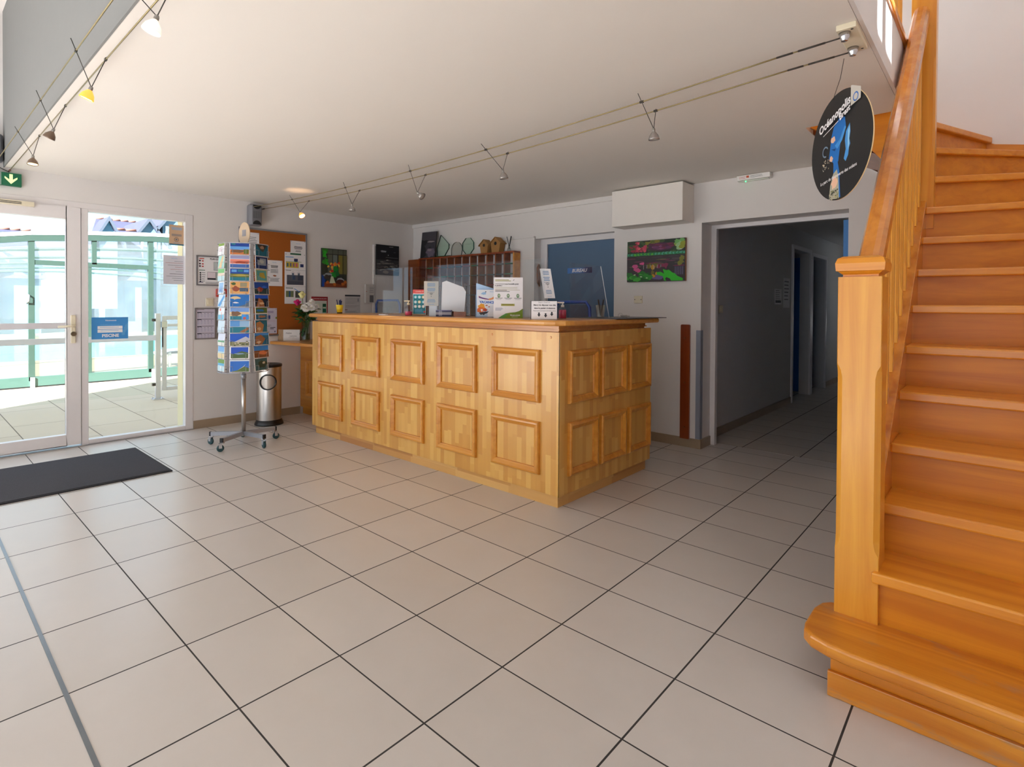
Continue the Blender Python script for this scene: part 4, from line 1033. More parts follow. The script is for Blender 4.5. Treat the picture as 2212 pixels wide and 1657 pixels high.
# the postcards: three columns of ten pockets face the room
ORD = ['top', 'second', 'third', 'fourth', 'fifth', 'sixth', 'seventh', 'eighth', 'ninth', 'bottom']
SKY, SEA, SAND, ROCK, GRASS_, ORG, TEAL, DEEP, PALE = ((96, 160, 226), (20, 92, 170), (222, 196, 150), (120, 86, 60), (96, 112, 40), (206, 120, 60), (24, 120, 140), (14, 62, 150), (206, 226, 240))
def split(s, *bands):
    v = 0
    for h, c in bands:
        s.rect(.03, .03 + .94 * v, .97, .03 + .94 * (v + h), ink(*c)); v += h
CARDS = {
 'middle': [
  ('multi view coast', lambda s: (split(s, (.4, ORG), (.28, SKY), (.32, DEEP)), s.blob(.4, .3, .34, .12, ink(*ROCK)), s.rect(.7, .1, .95, .45, ink(*GRASS_)), s.blob(.2, .85, .12, .08, ink(*TEAL)))),
  ('three strip sunset', lambda s: (split(s, (.3, (60, 100, 170)), (.4, (226, 130, 110)), (.3, (150, 150, 190))), s.blob(.6, .45, .4, .1, ink(160, 60, 30)), s.rect(.03, .3, .97, .33, PAPER), s.rect(.03, .68, .97, .71, PAPER))),
  ('blue headland panorama', lambda s: (split(s, (.28, TEAL), (.3, GRASS_), (.42, DEEP)), s.blob(.5, .45, .4, .08, ink(180, 160, 80)), s.rect(.1, .7, .35, .9, ink(*SKY)), s.rect(.4, .72, .66, .92, ink(*TEAL)), s.rect(.7, .7, .94, .9, ink(*SKY)))),
  ('brown animals and harbour', lambda s: (split(s, (1, (222, 164, 96))), s.blob(.3, .4, .18, .22, ink(150, 70, 40)), s.blob(.2, .8, .12, .1, ink(60, 90, 40)), s.rect(.5, .2, .92, .5, ink(70, 90, 110)), s.rect(.52, .56, .86, .9, ink(150, 140, 110)))),
  ('aerial island', lambda s: (split(s, (1, (20, 110, 190))), s.blob(.3, .72, .22, .12, ink(*SAND)), s.poly([(.4, .03), (.97, .03), (.97, .45), (.75, .2)], ink(90, 110, 130)), s.blob(.3, .35, .16, .05, PAPER))),
  ('brown cove and lighthouse', lambda s: (split(s, (.3, TEAL), (.35, SAND), (.35, (120, 160, 220))), s.blob(.32, .5, .25, .2, ink(*ROCK)), s.rect(.6, .05, .95, .45, ink(60, 150, 230)), s.blob(.76, .15, .08, .1, ink(206, 80, 50)))),
  ('four view sailing', lambda s: (split(s, (.5, TEAL), (.5, SKY)), s.rect(.5, .5, .97, .97, ink(150, 190, 226)), s.poly([(.5, .1), (.9, .45), (.97, .3), (.7, .03)], ink(150, 100, 60)), s.rect(.03, .49, .97, .51, PAPER))),
  ('pale village hill', lambda s: (split(s, (.35, (130, 130, 90)), (.65, (24, 90, 200))), s.poly([(.2, .3), (.8, .75), (.97, .6), (.97, .3)], ink(190, 190, 200)), *[s.blob(random.uniform(.05, .95), random.uniform(.05, .35), .05, .05, ink(*random.choice(((200, 190, 170), (90, 100, 50), (60, 70, 40))))) for _ in range(14)])),
  ('white bordered estuary', lambda s: (split(s, (1, (250, 250, 250))), s.rect(.07, .07, .93, .93, ink(24, 80, 190)), s.poly([(.07, .07), (.93, .07), (.93, .5), (.6, .62), (.2, .4), (.07, .42)], ink(70, 96, 50)), s.blob(.5, .42, .25, .06, ink(120, 150, 180)))),
  ('curving bay', lambda s: (split(s, (1, (40, 110, 200))), s.poly([(.03, .03), (.97, .03), (.97, .3), (.7, .45), (.4, .15)], ink(90, 110, 50)), s.poly([(.4, .15), (.7, .45), (.8, .62), (.72, .42)], ink(226, 216, 196)), s.rect(.03, .85, .97, .97, ink(220, 230, 240))))],
 'left': [
  ('green topped white', lambda s: (split(s, (.75, (236, 236, 240)), (.25, (130, 160, 60))), s.lines(.2, .6, .8, 3, .12, ink(190, 140, 160)))),
  ('turquoise shore', lambda s: (split(s, (1, (160, 214, 206))), s.poly([(.1, .03), (.6, .03), (.9, .9), (.6, .95)], ink(*SAND)))),
  ('pale green meadow', lambda s: split(s, (.4, (190, 220, 226)), (.25, (226, 206, 190)), (.35, (120, 190, 120)))),
  ('boats with white border', lambda s: (split(s, (1, (250, 250, 250))), s.rect(.1, .1, .9, .9, ink(150, 190, 230)), *[s.poly([(.2 + .2 * i, .2), (.3 + .2 * i, .2), (.25 + .2 * i, .7)], ink(60, 90, 170)) for i in range(3)])),
  ('blue diagonal wave', lambda s: (split(s, (1, (206, 226, 242))), s.poly([(.03, .1), (.4, .03), (.97, .8), (.8, .95)], ink(90, 160, 220)))),
  ('pale red lighthouse', lambda s: (split(s, (.4, (120, 190, 220)), (.6, (226, 234, 240))), s.rect(.2, .7, .45, .9, ink(226, 130, 120)), s.rect(.5, .1, .56, .6, ink(226, 110, 100)))),
  ('plain pale sky', lambda s: split(s, (.2, (190, 206, 216)), (.8, PALE))),
  ('white sand strip', lambda s: split(s, (.25, (226, 226, 220)), (.15, (110, 170, 130)), (.6, (214, 222, 240)))),
  ('beach under blue sky', lambda s: split(s, (.4, (226, 206, 160)), (.15, (190, 214, 220)), (.45, (120, 176, 230)))),
  ('green cape and swimmers', lambda s: (split(s, (.45, (196, 226, 236)), (.2, (90, 170, 210)), (.35, (110, 150, 70))), s.blob(.5, .3, .1, .1, PAPER)))],
 'right': [
  ('dark rocky cape', lambda s: (split(s, (1, (14, 96, 120))), s.poly([(.1, .97), (.9, .97), (.6, .35), (.4, .45)], ink(60, 50, 40)), s.blob(.5, .7, .15, .15, ink(170, 130, 100)))),
  ('night blue collage', lambda s: (split(s, (1, (24, 50, 110))), s.rect(.15, .3, .85, .85, ink(150, 160, 176)), s.blob(.5, .6, .2, .15, ink(190, 196, 190)), s.blob(.25, .8, .1, .1, ink(20, 24, 40)))),
  ('yellow bordered map', lambda s: (split(s, (1, (206, 206, 150))), s.rect(.1, .1, .9, .9, ink(90, 170, 170)), s.blob(.55, .5, .25, .25, ink(180, 160, 60)))),
  ('dark harbour collage', lambda s: (split(s, (.5, (40, 60, 60)), (.5, (30, 70, 150))), s.blob(.4, .4, .2, .2, ink(150, 60, 40)), s.blob(.7, .6, .15, .1, ink(40, 90, 190)))),
  ('cliff under deep blue', lambda s: (split(s, (.7, (30, 40, 60)), (.3, (24, 90, 210))), s.poly([(.1, .03), (.7, .03), (.6, .5), (.3, .75)], ink(170, 110, 70)), s.blob(.5, .3, .15, .1, ink(226, 190, 150)))),
  ('two strip coast', lambda s: (split(s, (.45, (40, 110, 150)), (.1, (220, 220, 220)), (.45, (90, 120, 60))), s.blob(.5, .25, .3, .1, ink(170, 120, 90)), s.blob(.4, .75, .3, .1, ink(30, 120, 200)))),
  ('ochre rock and lagoon', lambda s: (split(s, (1, (20, 110, 140))), s.poly([(.05, .03), (.55, .03), (.7, .6), (.4, .9), (.1, .8)], ink(180, 130, 86)), s.blob(.3, .3, .15, .12, ink(226, 200, 160)))),
  ('brown rock and blue sea', lambda s: (split(s, (.8, (20, 100, 140)), (.2, (60, 140, 220))), s.poly([(.05, .1), (.5, .05), (.75, .5), (.45, .85), (.1, .7)], ink(150, 100, 66)), s.blob(.3, .25, .15, .1, ink(214, 190, 160)))),
  ('orange cliff', lambda s: (split(s, (.6, (120, 70, 40)), (.4, (40, 130, 220))), s.blob(.6, .4, .25, .15, ink(206, 120, 80)))),
  ('leaning dark green', lambda s: (split(s, (1, (50, 96, 110))), s.blob(.6, .5, .3, .3, ink(40, 60, 50)), s.blob(.7, .6, .1, .1, ink(190, 190, 180))))]}
for col, qi in (('left', 5), ('middle', 0), ('right', 1)):
    a = ths[qi]; d = Vector((math.cos(a), math.sin(a), 0)); e = Vector((-d.y, d.x, 0)); c = Vector((rx, ry, 0)) + d * APO
    for i in range(10):
        r_ = 9 - i; z = .632 + PITCH * r_ + .003
        theme, fn = CARDS[col][i]
        tilt = random.uniform(.03, .10); yaw = random.uniform(-.05, .05) if col != 'right' else random.uniform(-.02, .22)
        ee = (e * math.cos(yaw) + d * math.sin(yaw)); up = (Vector((0, 0, 1)) * math.cos(tilt) - d * math.sin(tilt)).normalized()
        w, h = (.152, .105)
        o = c + d * .012 - ee * (w / 2) + Vector((0, 0, z))
        if col == 'left': w = .14
        poster('postcard', '%s postcard, %s pocket of the postcard rack\'s %s column' % (theme, ORD[i], col), 'postcard', tuple(o), ee, up, w, h, fn, th=.004, group='postcards in the rack')

# ------------------------------------------------------------------ key rack on the back wall and what stands on it
kr = thing('key_rack', 'wide reddish wooden pigeonhole key rack on the wall behind the desk', 'key rack', (-.30, 3.75, 1.05))
KX0, KX1, KY0, KY1, KZ = -1.10, .505, 3.70, 3.798, 1.762
KZB = .98
nc = 12; pw = (KX1 - KX0 - .04) / nc
b = B(); b.box(KX0, KY0, KZ, KX1, KY1, KZ + .018, WD_CHERRY); b.obj('top_board', kr)
b = B(); b.box(KX0, KY0, KZB, KX0 + .02, KY1, KZ, WD_CHERRY); b.obj('side_board', kr)
b = B(); b.box(KX1 - .02, KY0, KZB, KX1, KY1, KZ, WD_MOLD); b.obj('side_board', kr)
b = B(); b.box(-1.335, 3.72, KZB, KX0 - .002, KY1, KZ + .01, WD_DARK); b.obj('side_cupboard', kr)
for i in range(1, nc):
    x = KX0 + .02 + pw * i
    b = B(); b.box(x - .008, KY0 + .004, KZB, x + .008, KY1, KZ, WD_DARK); b.obj('divider', kr)
GLE = M('shelf_edge', rgb(120, 108, 96), rough=.4); TR = M('red_tag', rgb(170, 60, 56)); TG = M('green_tag', rgb(30, 120, 84)); TS = M('slate_tag', rgb(70, 92, 98))
NR = 7; rp = (KZ - KZB) / NR
for r_ in range(1, NR):
    z = KZ - rp * r_
    b = B(); b.box(KX0 + .02, KY0 + .012, z - .004, KX1 - .02, KY1, z, WD_DARK); b.obj('shelf', kr)
for r_ in range(1, 5):
    z = KZ - rp * r_
    for i in range(1, nc):
        if r_ > 2 and random.random() < .45: continue
        x = KX0 + .02 + pw * i + .014
        m_ = random.choice((TR, TG, TS, TS))
        if i == nc - 1: m_ = TG
        b = B(); b.box(x, KY0 - .002, z - .006, x + pw - .026, KY0 + .030, z + .003, m_); b.obj('number_tag', kr)

zt = KZ + .018
# dark seascape canvas leaning on the rack
c0 = Vector((-1.075, 3.704, zt + .002)); up = Vector((.0, .10, .995)).normalized()
def d_cove(s):
    s.rect(0, 0, 1, 1, ink(54, 50, 58)); s.rect(0, .68, 1, 1, ink(66, 62, 68)); s.blob(.12, .58, .32, .12, ink(14, 14, 18)); s.blob(.1, .2, .34, .25, ink(8, 8, 12)); s.blob(.7, .2, .3, .18, ink(96, 88, 104))
    s.blob(.65, .62, .25, .03, ink(150, 140, 140)); s.blob(.62, .4, .1, .025, ink(20, 20, 24)); s.blob(.6, .3, .16, .04, ink(130, 118, 124))
poster('canvas_photo', 'dark rocky cove canvas photo leaning on top of the key rack', 'picture', tuple(c0), (.985, .10, 0), up, .25, .325, d_cove, th=.012, base=ink(16, 16, 20))
AWG = glass('green_award_glass', tint=(.84, .93, .88, 1), refl=1.6)
AWC = glass('clear_award_glass', tint=(.88, .90, .88, 1), refl=1.8)
AWE = M('green_glass_edge', rgb(16, 48, 40), rough=.15)
def award(label, pts, y, m, em, base, th=.016, edge=None):
    """pts: outline in x, z; seen edge-on faces are darker glass"""
    t = thing('glass_award', label, 'award', (sum(p[0] for p in pts) / len(pts), y, zt), 'glass awards on the key rack')
    b = B(); f = [(x, y, z) for x, z in pts]; g = [(x, y + th, z) for x, z in pts]
    b.face(f, m); b.face(g, m); b.obj('glass_plate', t)
    b = B(); n = len(pts)
    for i in range(n): b.face([f[i], f[(i + 1) % n], g[(i + 1) % n], g[i]], em)
    b.obj('bevelled_edge', t)
    if base:
        b = B(); b.box(base[0], y - .015, zt, base[1], y + th + .025, zt + .012, base[2]); b.obj('base', t)
    return t
DG = M('dark_green_glass', rgb(10, 74, 52), rough=.2)
award('tall pointed green glass award on the key rack beside the dark canvas', [(-.80, zt + .012), (-.66, zt + .012), (-.585, zt + .10), (-.585, zt + .15), (-.73, zt + .27), (-.80, zt + .12)], 3.74, AWG, AWE, (-.82, -.56, DG))
award('small round-topped clear glass award on the key rack', [(-.545, zt), (-.375, zt), (-.355, zt + .07)] + [(-.45 + .095 * math.cos(a), zt + .07 + .095 * math.sin(a)) for a in [PI * i / 12 for i in range(1, 12)]] + [(-.545, zt + .07)], 3.745, AWC, M('clear_edge', rgb(120, 126, 122), rough=.15), None)
award('octagonal pale green glass award beside the birdhouses', [(-.33 + .075 + .1 * math.cos(PI / 8 + PI * i / 4), zt + .012 + .092 + .1 * math.sin(PI / 8 + PI * i / 4)) for i in range(8)], 3.742, AWG, M('teal_edge', rgb(30, 84, 76), rough=.15), (-.33, -.18, AWC))
BW = M('birdhouse_cardboard', rgb(166, 122, 70), rough=.8, var=.08)
def birdhouse(label, x, y, s):
    t = thing('birdhouse', label, 'birdhouse', (x, y, zt), 'birdhouses on the key rack')
    w, w2, h, hr_, dp = .048 * s, .066 * s, .098 * s, .15 * s, .05
    b = B(); b.prism([(x - w, y - dp, zt), (x + w, y - dp, zt), (x + w2, y - dp, zt + h), (x, y - dp, zt + hr_), (x - w2, y - dp, zt + h)], (0, dp * 1.6, 0), BW); b.obj('house_body', t)
    b = B()
    for sg in (-1, 1):
        b.prism([(x, y - dp * 1.25, zt + hr_ + .008), (x + sg * .082 * s, y - dp * 1.25, zt + h - .008), (x + sg * .082 * s, y - dp * 1.25, zt + h - .016), (x, y - dp * 1.25, zt + hr_)], (0, dp * 2.0, 0), BW)
    b.obj('roof', t)
    b = B(); b.lathe((x, y - dp - .0005, zt + h * .92), [(.018 * s, 0), (.017 * s, .0008)], ink(20, 16, 14), d=(0, -1, 0), n=16); b.obj('entrance_hole', t)
birdhouse('smaller brown birdhouse on the key rack, beside the octagonal award', .045, 3.755, .98)
birdhouse('larger brown birdhouse on the key rack, beside the reed diffuser', .222, 3.755, 1.08)
t = thing('reed_diffuser', 'small glass reed diffuser with dark sticks at the end of the key rack', 'diffuser', (.39, 3.745, zt))
b = B(); b.lathe((.39, 3.745, zt), [(.022, 0), (.026, .012), (.012, .045), (.011, .065), (.013, .066)], glass('bottle_glass', tint=(.72, .74, .74, 1), refl=2.0), n=16); b.obj('bottle', t)
for dx, dy in ((-.035, .0), (.03, -.005), (.024, .01)):
    b = B(); b.tube([(.39 - dx * .2, 3.745, zt + .03), (.39 + dx, 3.745 + dy, zt + .165)], .0035, BLACK, n=6); b.obj('reed', t)
# ------------------------------------------------------------------ on the reception desk (worktop z = 1.112)
ZD = 1.1122
R2 = Vector((.747, .665, 0)); N2 = Vector((.665, -.747, 0))       # reading direction and facing of stands turned towards the entrance
# yellow pen pot
t = thing('pen_pot', 'yellow pen pot with a dark base at the left end of the reception desk', 'pen pot', (-.25, 2.09, ZD))
YEL = M('yellow_plastic', rgb(238, 206, 34), rough=.35, var=.03)
b = B(); b.lathe((-.25, 2.09, ZD), [(.024, .01), (.034, .08), (.0315, .08), (.022, .014)], YEL, n=24, caps=True); b.obj('cup', t)
b = B(); b.lathe((-.25, 2.09, ZD), [(.025, 0), (.0245, .01)], BLACK, n=24); b.obj('base', t)
PEN = M('pen_navy', rgb(26, 34, 84), rough=.35)
for dx, dy, h in ((-.035, -.01, .128), (.0, .005, .122), (.008, -.008, .126), (-.008, .01, .12), (.018, .0, .13), (.014, .012, .118)):
    b = B(); b.tube([(-.25 + dx * .2, 2.09 + dy * .2, ZD + .02), (-.25 + dx, 2.09 + dy, ZD + h)], [.0042, .005], PEN, n=6); tag(b.obj('pen', loc=(-.25, 2.09, ZD + .02)), 'dark blue pen standing in the yellow pen pot', 'pen', 'pens in the yellow pot')

GELC = glass('gel_bottle_clear', tint=(.90, .86, .88, 1), refl=1.6)
PINK = M('pink_gel', rgb(206, 60, 104), rough=.2)
def gel(label, x, y, s, full, pump):
    t = thing('gel_bottle', label, 'bottle', (x, y, ZD), 'pump bottles of gel')
    b = B(); b.lathe((x, y, ZD), [(.026 * s, 0), (.029 * s, .004), (.029 * s, .055 * s), (.022 * s, .075 * s), (.010 * s, .083 * s)], GELC, n=20, caps=True); b.obj('bottle_body', t)
    b = B(); b.lathe((x, y, ZD + .003), [(.026 * s, 0), (.0265 * s, full), (.02 * s, full + .001)], PINK, n=20); b.obj('gel', t)
    b = B(); b.lathe((x, y, ZD + .083 * s), [(.012 * s, 0), (.012 * s, .014), (.005 * s, .015), (.005 * s, .026)], pump, n=14); b.obj('pump_collar', t)
    b = B(); q = ZD + .083 * s + .026; b.obox(Vector((x, y, q + .004)) - R2 * .012, R2 * .022, N2 * .008, (0, 0, .005), pump); b.obj('pump_head', t, bevel=.002)
gel('pump bottle of pink gel in front of the teal hygiene poster', .905, 2.00, 1.02, .03, M('cream_pump', rgb(226, 206, 170), rough=.4))
gel('pump bottle of reddish gel behind the key return box', 2.225, 2.235, .92, .055, WHITEPL)

def stand(o2, w, z=ZD): return Vector((o2[0], o2[1], z)) - R2 * (w / 2)
TE = ink(22, 132, 142)
def d_hyg(s):
    s.rect(.03, .02, .97, .98, TE); s.rect(0, .84, 1, 1, ink(222, 84, 78)); s.text('COVID-19', .5, .92, .6, ink(244, 190, 180), .03); s.rect(.0, .81, 1, .84, PAPER)
    cs = (ink(120, 206, 220), ink(170, 220, 226), ink(226, 206, 140))
    for r_, v in enumerate((.70, .50, .32)):
        for c_, u in enumerate((.2, .5, .8)):
            s.disc(u, v, .012, cs[(r_ + c_) % 3] if r_ < 2 else ink(206, 214, 200)); s.disc(u, v - .005, .006, PAPER); s.lines(u - .1, v - .085, u + .1, 2, .018, NAVY, .5, .3, True)
    s.lines(.15, .2, .85, 4, .04, LBLUE, .4, .2); s.disc(.88, .1, .008, ink(222, 84, 78))
poster('hygiene_poster', 'narrow teal and red hygiene poster standing on the reception desk', 'poster', tuple(stand((.926, 2.09), .104, ZD + .01)), R2, UZ, .104, .196, d_hyg, th=.004)

# clear A4 holder with notices clipped to it
hl = thing('leaflet_holder', 'clear acrylic leaflet holder with a large white sheet on the reception desk', 'leaflet holder', (1.20, 2.14, ZD))
b = B(); o = stand((1.19, 2.15), .31); sh = Sheet(b, o, R2, UZ, .31, .31)
b.prism([sh.P(0, 0, 0), sh.P(1, 0, 0), sh.P(1, .80, 0), sh.P(.55, .93, 0), sh.P(.0, 1.02, 0)], -N2 * .003, ACRYL); b.prism([sh.P(.0, 0, 0), sh.P(1, 0, 0), sh.P(1, .016, 0), sh.P(0, .016, 0)], N2 * .05, ACRYL); b.obj('holder_body', hl)
b = B(); sh = Sheet(b, stand((1.195, 2.148), .30, ZD + .002) + N2 * .0015, R2, UZ, .30, .30); b.prism([sh.P(.34, .14, 1), sh.P(.93, .1, 1), sh.P(.97, .62, 1), sh.P(.9, .74, 1), sh.P(.47, .90, 1), sh.P(.36, .86, 1)], N2 * .001, M('plain_sheet', rgb(226, 228, 232), rough=.6, var=.02)); tag(b.obj('white_sheet', loc=(1.2, 2.15, ZD)), 'large curved white sheet in the clear leaflet holder', 'paper')
def d_wifi(s):
    s.lines(.2, .92, .8, 3, .05, ink(110, 150, 190), .5, .2, True); s.lines(.2, .72, .8, 3, .05, ink(110, 150, 190), .5, .2, True); s.lines(.22, .55, .78, 1, .04, GREYINK)
    for q in (.02, .013, .007): s.ring(.5, .42, q, q - .003, DARKINK, 10, PI * .25, PI * .75)
    s.disc(.5, .38, .003, DARKINK, 8); s.lines(.2, .27, .8, 3, .05, ink(110, 150, 190), .45, .2, True); s.text('Vacancéole', .5, .07, .4, BLUE, .01)
poster('wifi_card', 'beige wifi information card in front of the white sheet', 'card', tuple(stand((1.088, 2.075), .112, ZD + .078)), R2, UZ, .112, .19, d_wifi, th=.002, base=M('beige_card', rgb(206, 196, 184), rough=.6))
b = B(); b.obox(Vector((1.09, 2.095, ZD + .039)), R2 * .03, N2 * .02, (0, 0, .039), M('white_card', rgb(232, 232, 238), rough=.6)); tag(b.obj('white_box', loc=(1.09, 2.095, ZD)), 'small white card box under the beige wifi card', 'box')
b = B(); o = Vector((1.255, 2.06, ZD + .024)); b.obox(o, R2 * .058, N2 * .028, (0, 0, .024), M('navy_box', rgb(34, 34, 78), rough=.4)); nb = b.obj('navy_box', loc=(1.255, 2.06, ZD)); tag(nb, 'flat navy box with white stripes in front of the leaflet holder', 'box')
b = B(); sh = Sheet(b, o - R2 * .058 + N2 * .0284 - Vector((0, 0, .024)), R2, UZ, .116, .048); sh.rect(0, .35, 1, .45, PAPER); sh.rect(0, .6, 1, .66, PAPER); sh.rect(0, .9, 1, 1, ink(120, 120, 160))
for u in (.2, .28, .36): sh.rect(u, .1, u + .03, .9, ink(190, 190, 210))
b.obj('stripes', nb)
b = B(); b.obox(Vector((1.355, 2.13, ZD + .018)), R2 * .045, N2 * .03, (0, 0, .018), WD_DARK); tag(b.obj('brown_box', loc=(1.355, 2.13, ZD)), 'small dark brown wooden box at the foot of the leaflet holder', 'box')
b = B(); b.obox(Vector((.60, 1.98, ZD + .004)), (.05, 0, 0), (0, .012, 0), (0, 0, .004), PAPER); tag(b.obj('paper_slip', loc=(.6, 1.98, ZD)), 'folded white paper slip lying near the pink gel bottle', 'paper')

# magazine holder
mh = thing('magazine_holder', 'clear stand holding illustrated brochures in the middle of the reception desk', 'leaflet holder', (1.62, 2.14, ZD))
b = B(); o = stand((1.612, 2.155), .158); sh = Sheet(b, o, R2, UZ, .158, .245)
b.prism([sh.P(0, 0, 0), sh.P(1, 0, 0), sh.P(1, .80, 0), sh.P(0, 1, 0)], -N2 * .003, M('blue_white_board', rgb(176, 206, 238), rough=.5)); b.obj('back_board', mh)
b = B(); b.obox(o + R2 * .079 + N2 * .024 + Vector((0, 0, .002)), R2 * .082, N2 * .024, (0, 0, .002), ACRYL)
for s_ in (-1, 1): b.obox(o + R2 * (.079 + .081 * s_) + N2 * .024 + Vector((0, 0, .08)), R2 * .001, N2 * .024, (0, 0, .08), ACRYL)
b.obj('tray', mh)
def d_mag(s):
    s.rect(0, 0, 1, 1, ink(226, 230, 236)); s.rect(0, 0, .55, .3, ink(180, 206, 230)); s.blob(.35, .86, .14, .05, ink(150, 190, 226)); s.blob(.45, .92, .03, .02, DARKINK)
    s.poly([(.08, .78), (.3, .70), (.55, .66), (.75, .70), (.95, .80), (.95, .68), (.7, .62), (.4, .64), (.1, .70)], ink(226, 150, 90)); s.poly([(.1, .76), (.3, .71), (.6, .66), (.62, .63), (.3, .66), (.1, .70)], ink(104, 60, 130))
    s.text('VACANCES', .55, .54, .84, ink(36, 100, 190), .05, 0, -.04)
    s.blob(.25, .34, .18, .14, ink(230, 160, 40)); s.blob(.2, .24, .15, .12, ink(226, 110, 40)); s.blob(.42, .25, .12, .06, ink(200, 74, 40)); s.blob(.5, .42, .06, .02, ink(190, 84, 40)); s.blob(.62, .37, .06, .015, ink(190, 84, 40))
    s.poly([(.1, .15), (.62, .2), (.5, .12), (.2, .07)], DARKINK); s.blob(.35, .09, .05, .03, DARKINK); s.blob(.25, .24, .05, .05, PAPER); s.text('Vacancéole', .78, .93, .26, BLUE, .01)
for k_ in range(3):
    oo = o + N2 * (.043 - .006 * k_) + R2 * (.008 + .009 * k_) + Vector((0, 0, .004))
    poster('brochure', ['illustrated blue and orange brochure at the front of the clear stand', 'white edged brochure directly behind the illustrated front brochure', 'rearmost brochure of the clear stand, shifted to the side'][k_], 'brochure', tuple(oo), R2, UZ, .140, .192, d_mag if k_ == 0 else (lambda s: s.rect(.9, .05, 1, .95, ink(200, 206, 220))), th=.004, group='brochures in the clear stand')

# white placard with green corner
def d_plac(s):
    OL = ink(150, 146, 50)
    s.lines(.05, .945, .62, 2, .024, OL, .6, .25); s.poly([(.66, .93), (.70, .95), (.71, .94), (.67, .92)], DARKINK)
    s.lines(.05, .845, .40, 1, .03, GREYINK, .4, 0); s.text('une bouteille pour', .63, .835, .46, DARKINK, .03); s.text('la planète !', .17, .795, .25, DARKINK, .03)
    s.lines(.05, .755, .92, 3, .03, OL, .2, .15); s.lines(.05, .69, .6, 2, .03, DARKINK, .35, .4)
    GR = ink(70, 130, 60)
    for u in (.18, .50, .83):
        s.disc(u, .55, .0095, GR, 16, .013); s.disc(u, .552, .005, PAPER, 12, .008); s.disc(u, .55, .002, GR, 8, .009)
        s.lines(u - .14, .50, u + .14, 2, .018, DARKINK, .35, .2, True); s.lines(u - .1, .46, u + .1, 1, .018, GREYINK, .3, .2, True)
    s.rect(.26, .300, .72, .352, OL); s.rect(.275, .308, .705, .344, ink(176, 170, 70)); s.lines(.3, .335, .68, 1, .018, DARKINK, .5, 0)
    s.lines(.06, .25, .34, 4, .018, ink(90, 110, 150), .35, .3); s.rect(.40, .24, .405, .25, DARKINK)
    s.poly([(.16, 0), (.28, .06), (.42, .115), (.58, .135), (.74, .145), (.88, .175), (1, .235), (1, 0)], ink(116, 146, 30)); s.poly([(.16, 0), (.28, .06), (.42, .115), (.50, .10), (.36, .02), (.34, 0)], ink(84, 150, 66))
    s.text('Vacancéole', .74, .075, .34, PAPER, .02, .3); s.lines(.62, .035, .86, 1, .012, PAPER, .5, .1)
poster('display_card', 'tall white display card with a green wave at the bottom on the reception desk', 'display card', tuple(stand((1.893, 2.07), .196)), R2, UZ, .196, .274, d_plac, th=.004)

# key return box with louvred side and a paper sign
kb = thing('key_return_box', 'black letter box with slatted side near the reception desk corner', 'box', (2.24, 2.02, ZD))
KBM = M('box_black', rgb(40, 42, 46), rough=.4)
A2 = Vector((.80, .60, 0)); B2 = Vector((-.60, .80, 0))
c = Vector((2.262, 1.992, ZD)); wk, dk, hk = .164, .13, .115
cc = c + B2 * (dk / 2)
b = B(); b.obox(cc + Vector((0, 0, .003)), A2 * (wk / 2), B2 * (dk / 2), (0, 0, .003), KBM); b.obox(cc + Vector((0, 0, hk - .003)), A2 * (wk / 2), B2 * (dk / 2), (0, 0, .003), KBM)
b.obox(c + Vector((0, 0, hk / 2)) + B2 * .003, A2 * (wk / 2), B2 * .003, (0, 0, hk / 2), KBM); b.obox(c + B2 * (dk - .003) + Vector((0, 0, hk / 2)), A2 * (wk / 2), B2 * .003, (0, 0, hk / 2), KBM)
b.obox(cc + Vector((0, 0, hk / 2)), A2 * (wk / 2 - .01), B2 * (dk / 2 - .004), (0, 0, hk / 2 - .004), M('box_inside', rgb(30, 32, 36)))
b.obj('casing', kb, bevel=.002)
for i in range(6):
    for sg in (-1, 1):
        b = B(); b.obox(cc + A2 * (sg * (wk / 2 - .004)) + Vector((0, 0, .012 + .018 * i)), A2 * .004, B2 * (dk / 2 - .006), (0, 0, .006), M('louvre_grey', rgb(72, 78, 86), rough=.4)); b.obj('louvre', kb)
def d_keys(s):
    s.text('Départ / Check out', .5, .92, .45, GREYINK, .01); s.text('Merci de déposer vos clés', .52, .77, .86, DARKINK, .03); s.text('dans le panier ci-dessous', .52, .60, .82, DARKINK, .03); s.text('Please keep your keys in the basket below', .52, .46, .88, ink(90, 90, 100), .01)
    for u, v in ((.30, .24), (.56, .20), (.80, .28)): s.poly([(u - .03, v + .13), (u + .03, v + .13), (u + .03, v + .02), (u + .065, v + .02), (u, v - .11), (u - .065, v + .02), (u - .03, v + .02)], DARKINK)
poster('key_sign', 'white sign with three black arrows on the front of the black letter box', 'sign', tuple(c - A2 * .078 - B2 * .010 + Vector((0, 0, .002))), A2, (B2 * .07 + Vector((0, 0, 1))), .158, .112, d_keys, th=.0015)

# tall tilted wifi card on a wire stand
ws = thing('card_stand', 'tilted tall white wifi card on a thin rod above the black letter box', 'card stand', (2.05, 2.30, ZD))
b = B(); b.tube([(2.02, 2.32, ZD), (2.02, 2.32, ZD + .33)], .003, STEEL, n=6); b.lathe((2.02, 2.32, ZD), [(.03, 0), (.03, .004)], BLACK, n=16); b.obj('rod', ws)
b = B(); up_ = (Vector((0, 0, 1)) - R2 * .17).normalized(); sh = Sheet(b, Vector((2.03, 2.29, ZD + .137)), R2, up_, .074, .205); sh.slab(.003, PAPER); d_wifi(sh); b.obj('card', ws)

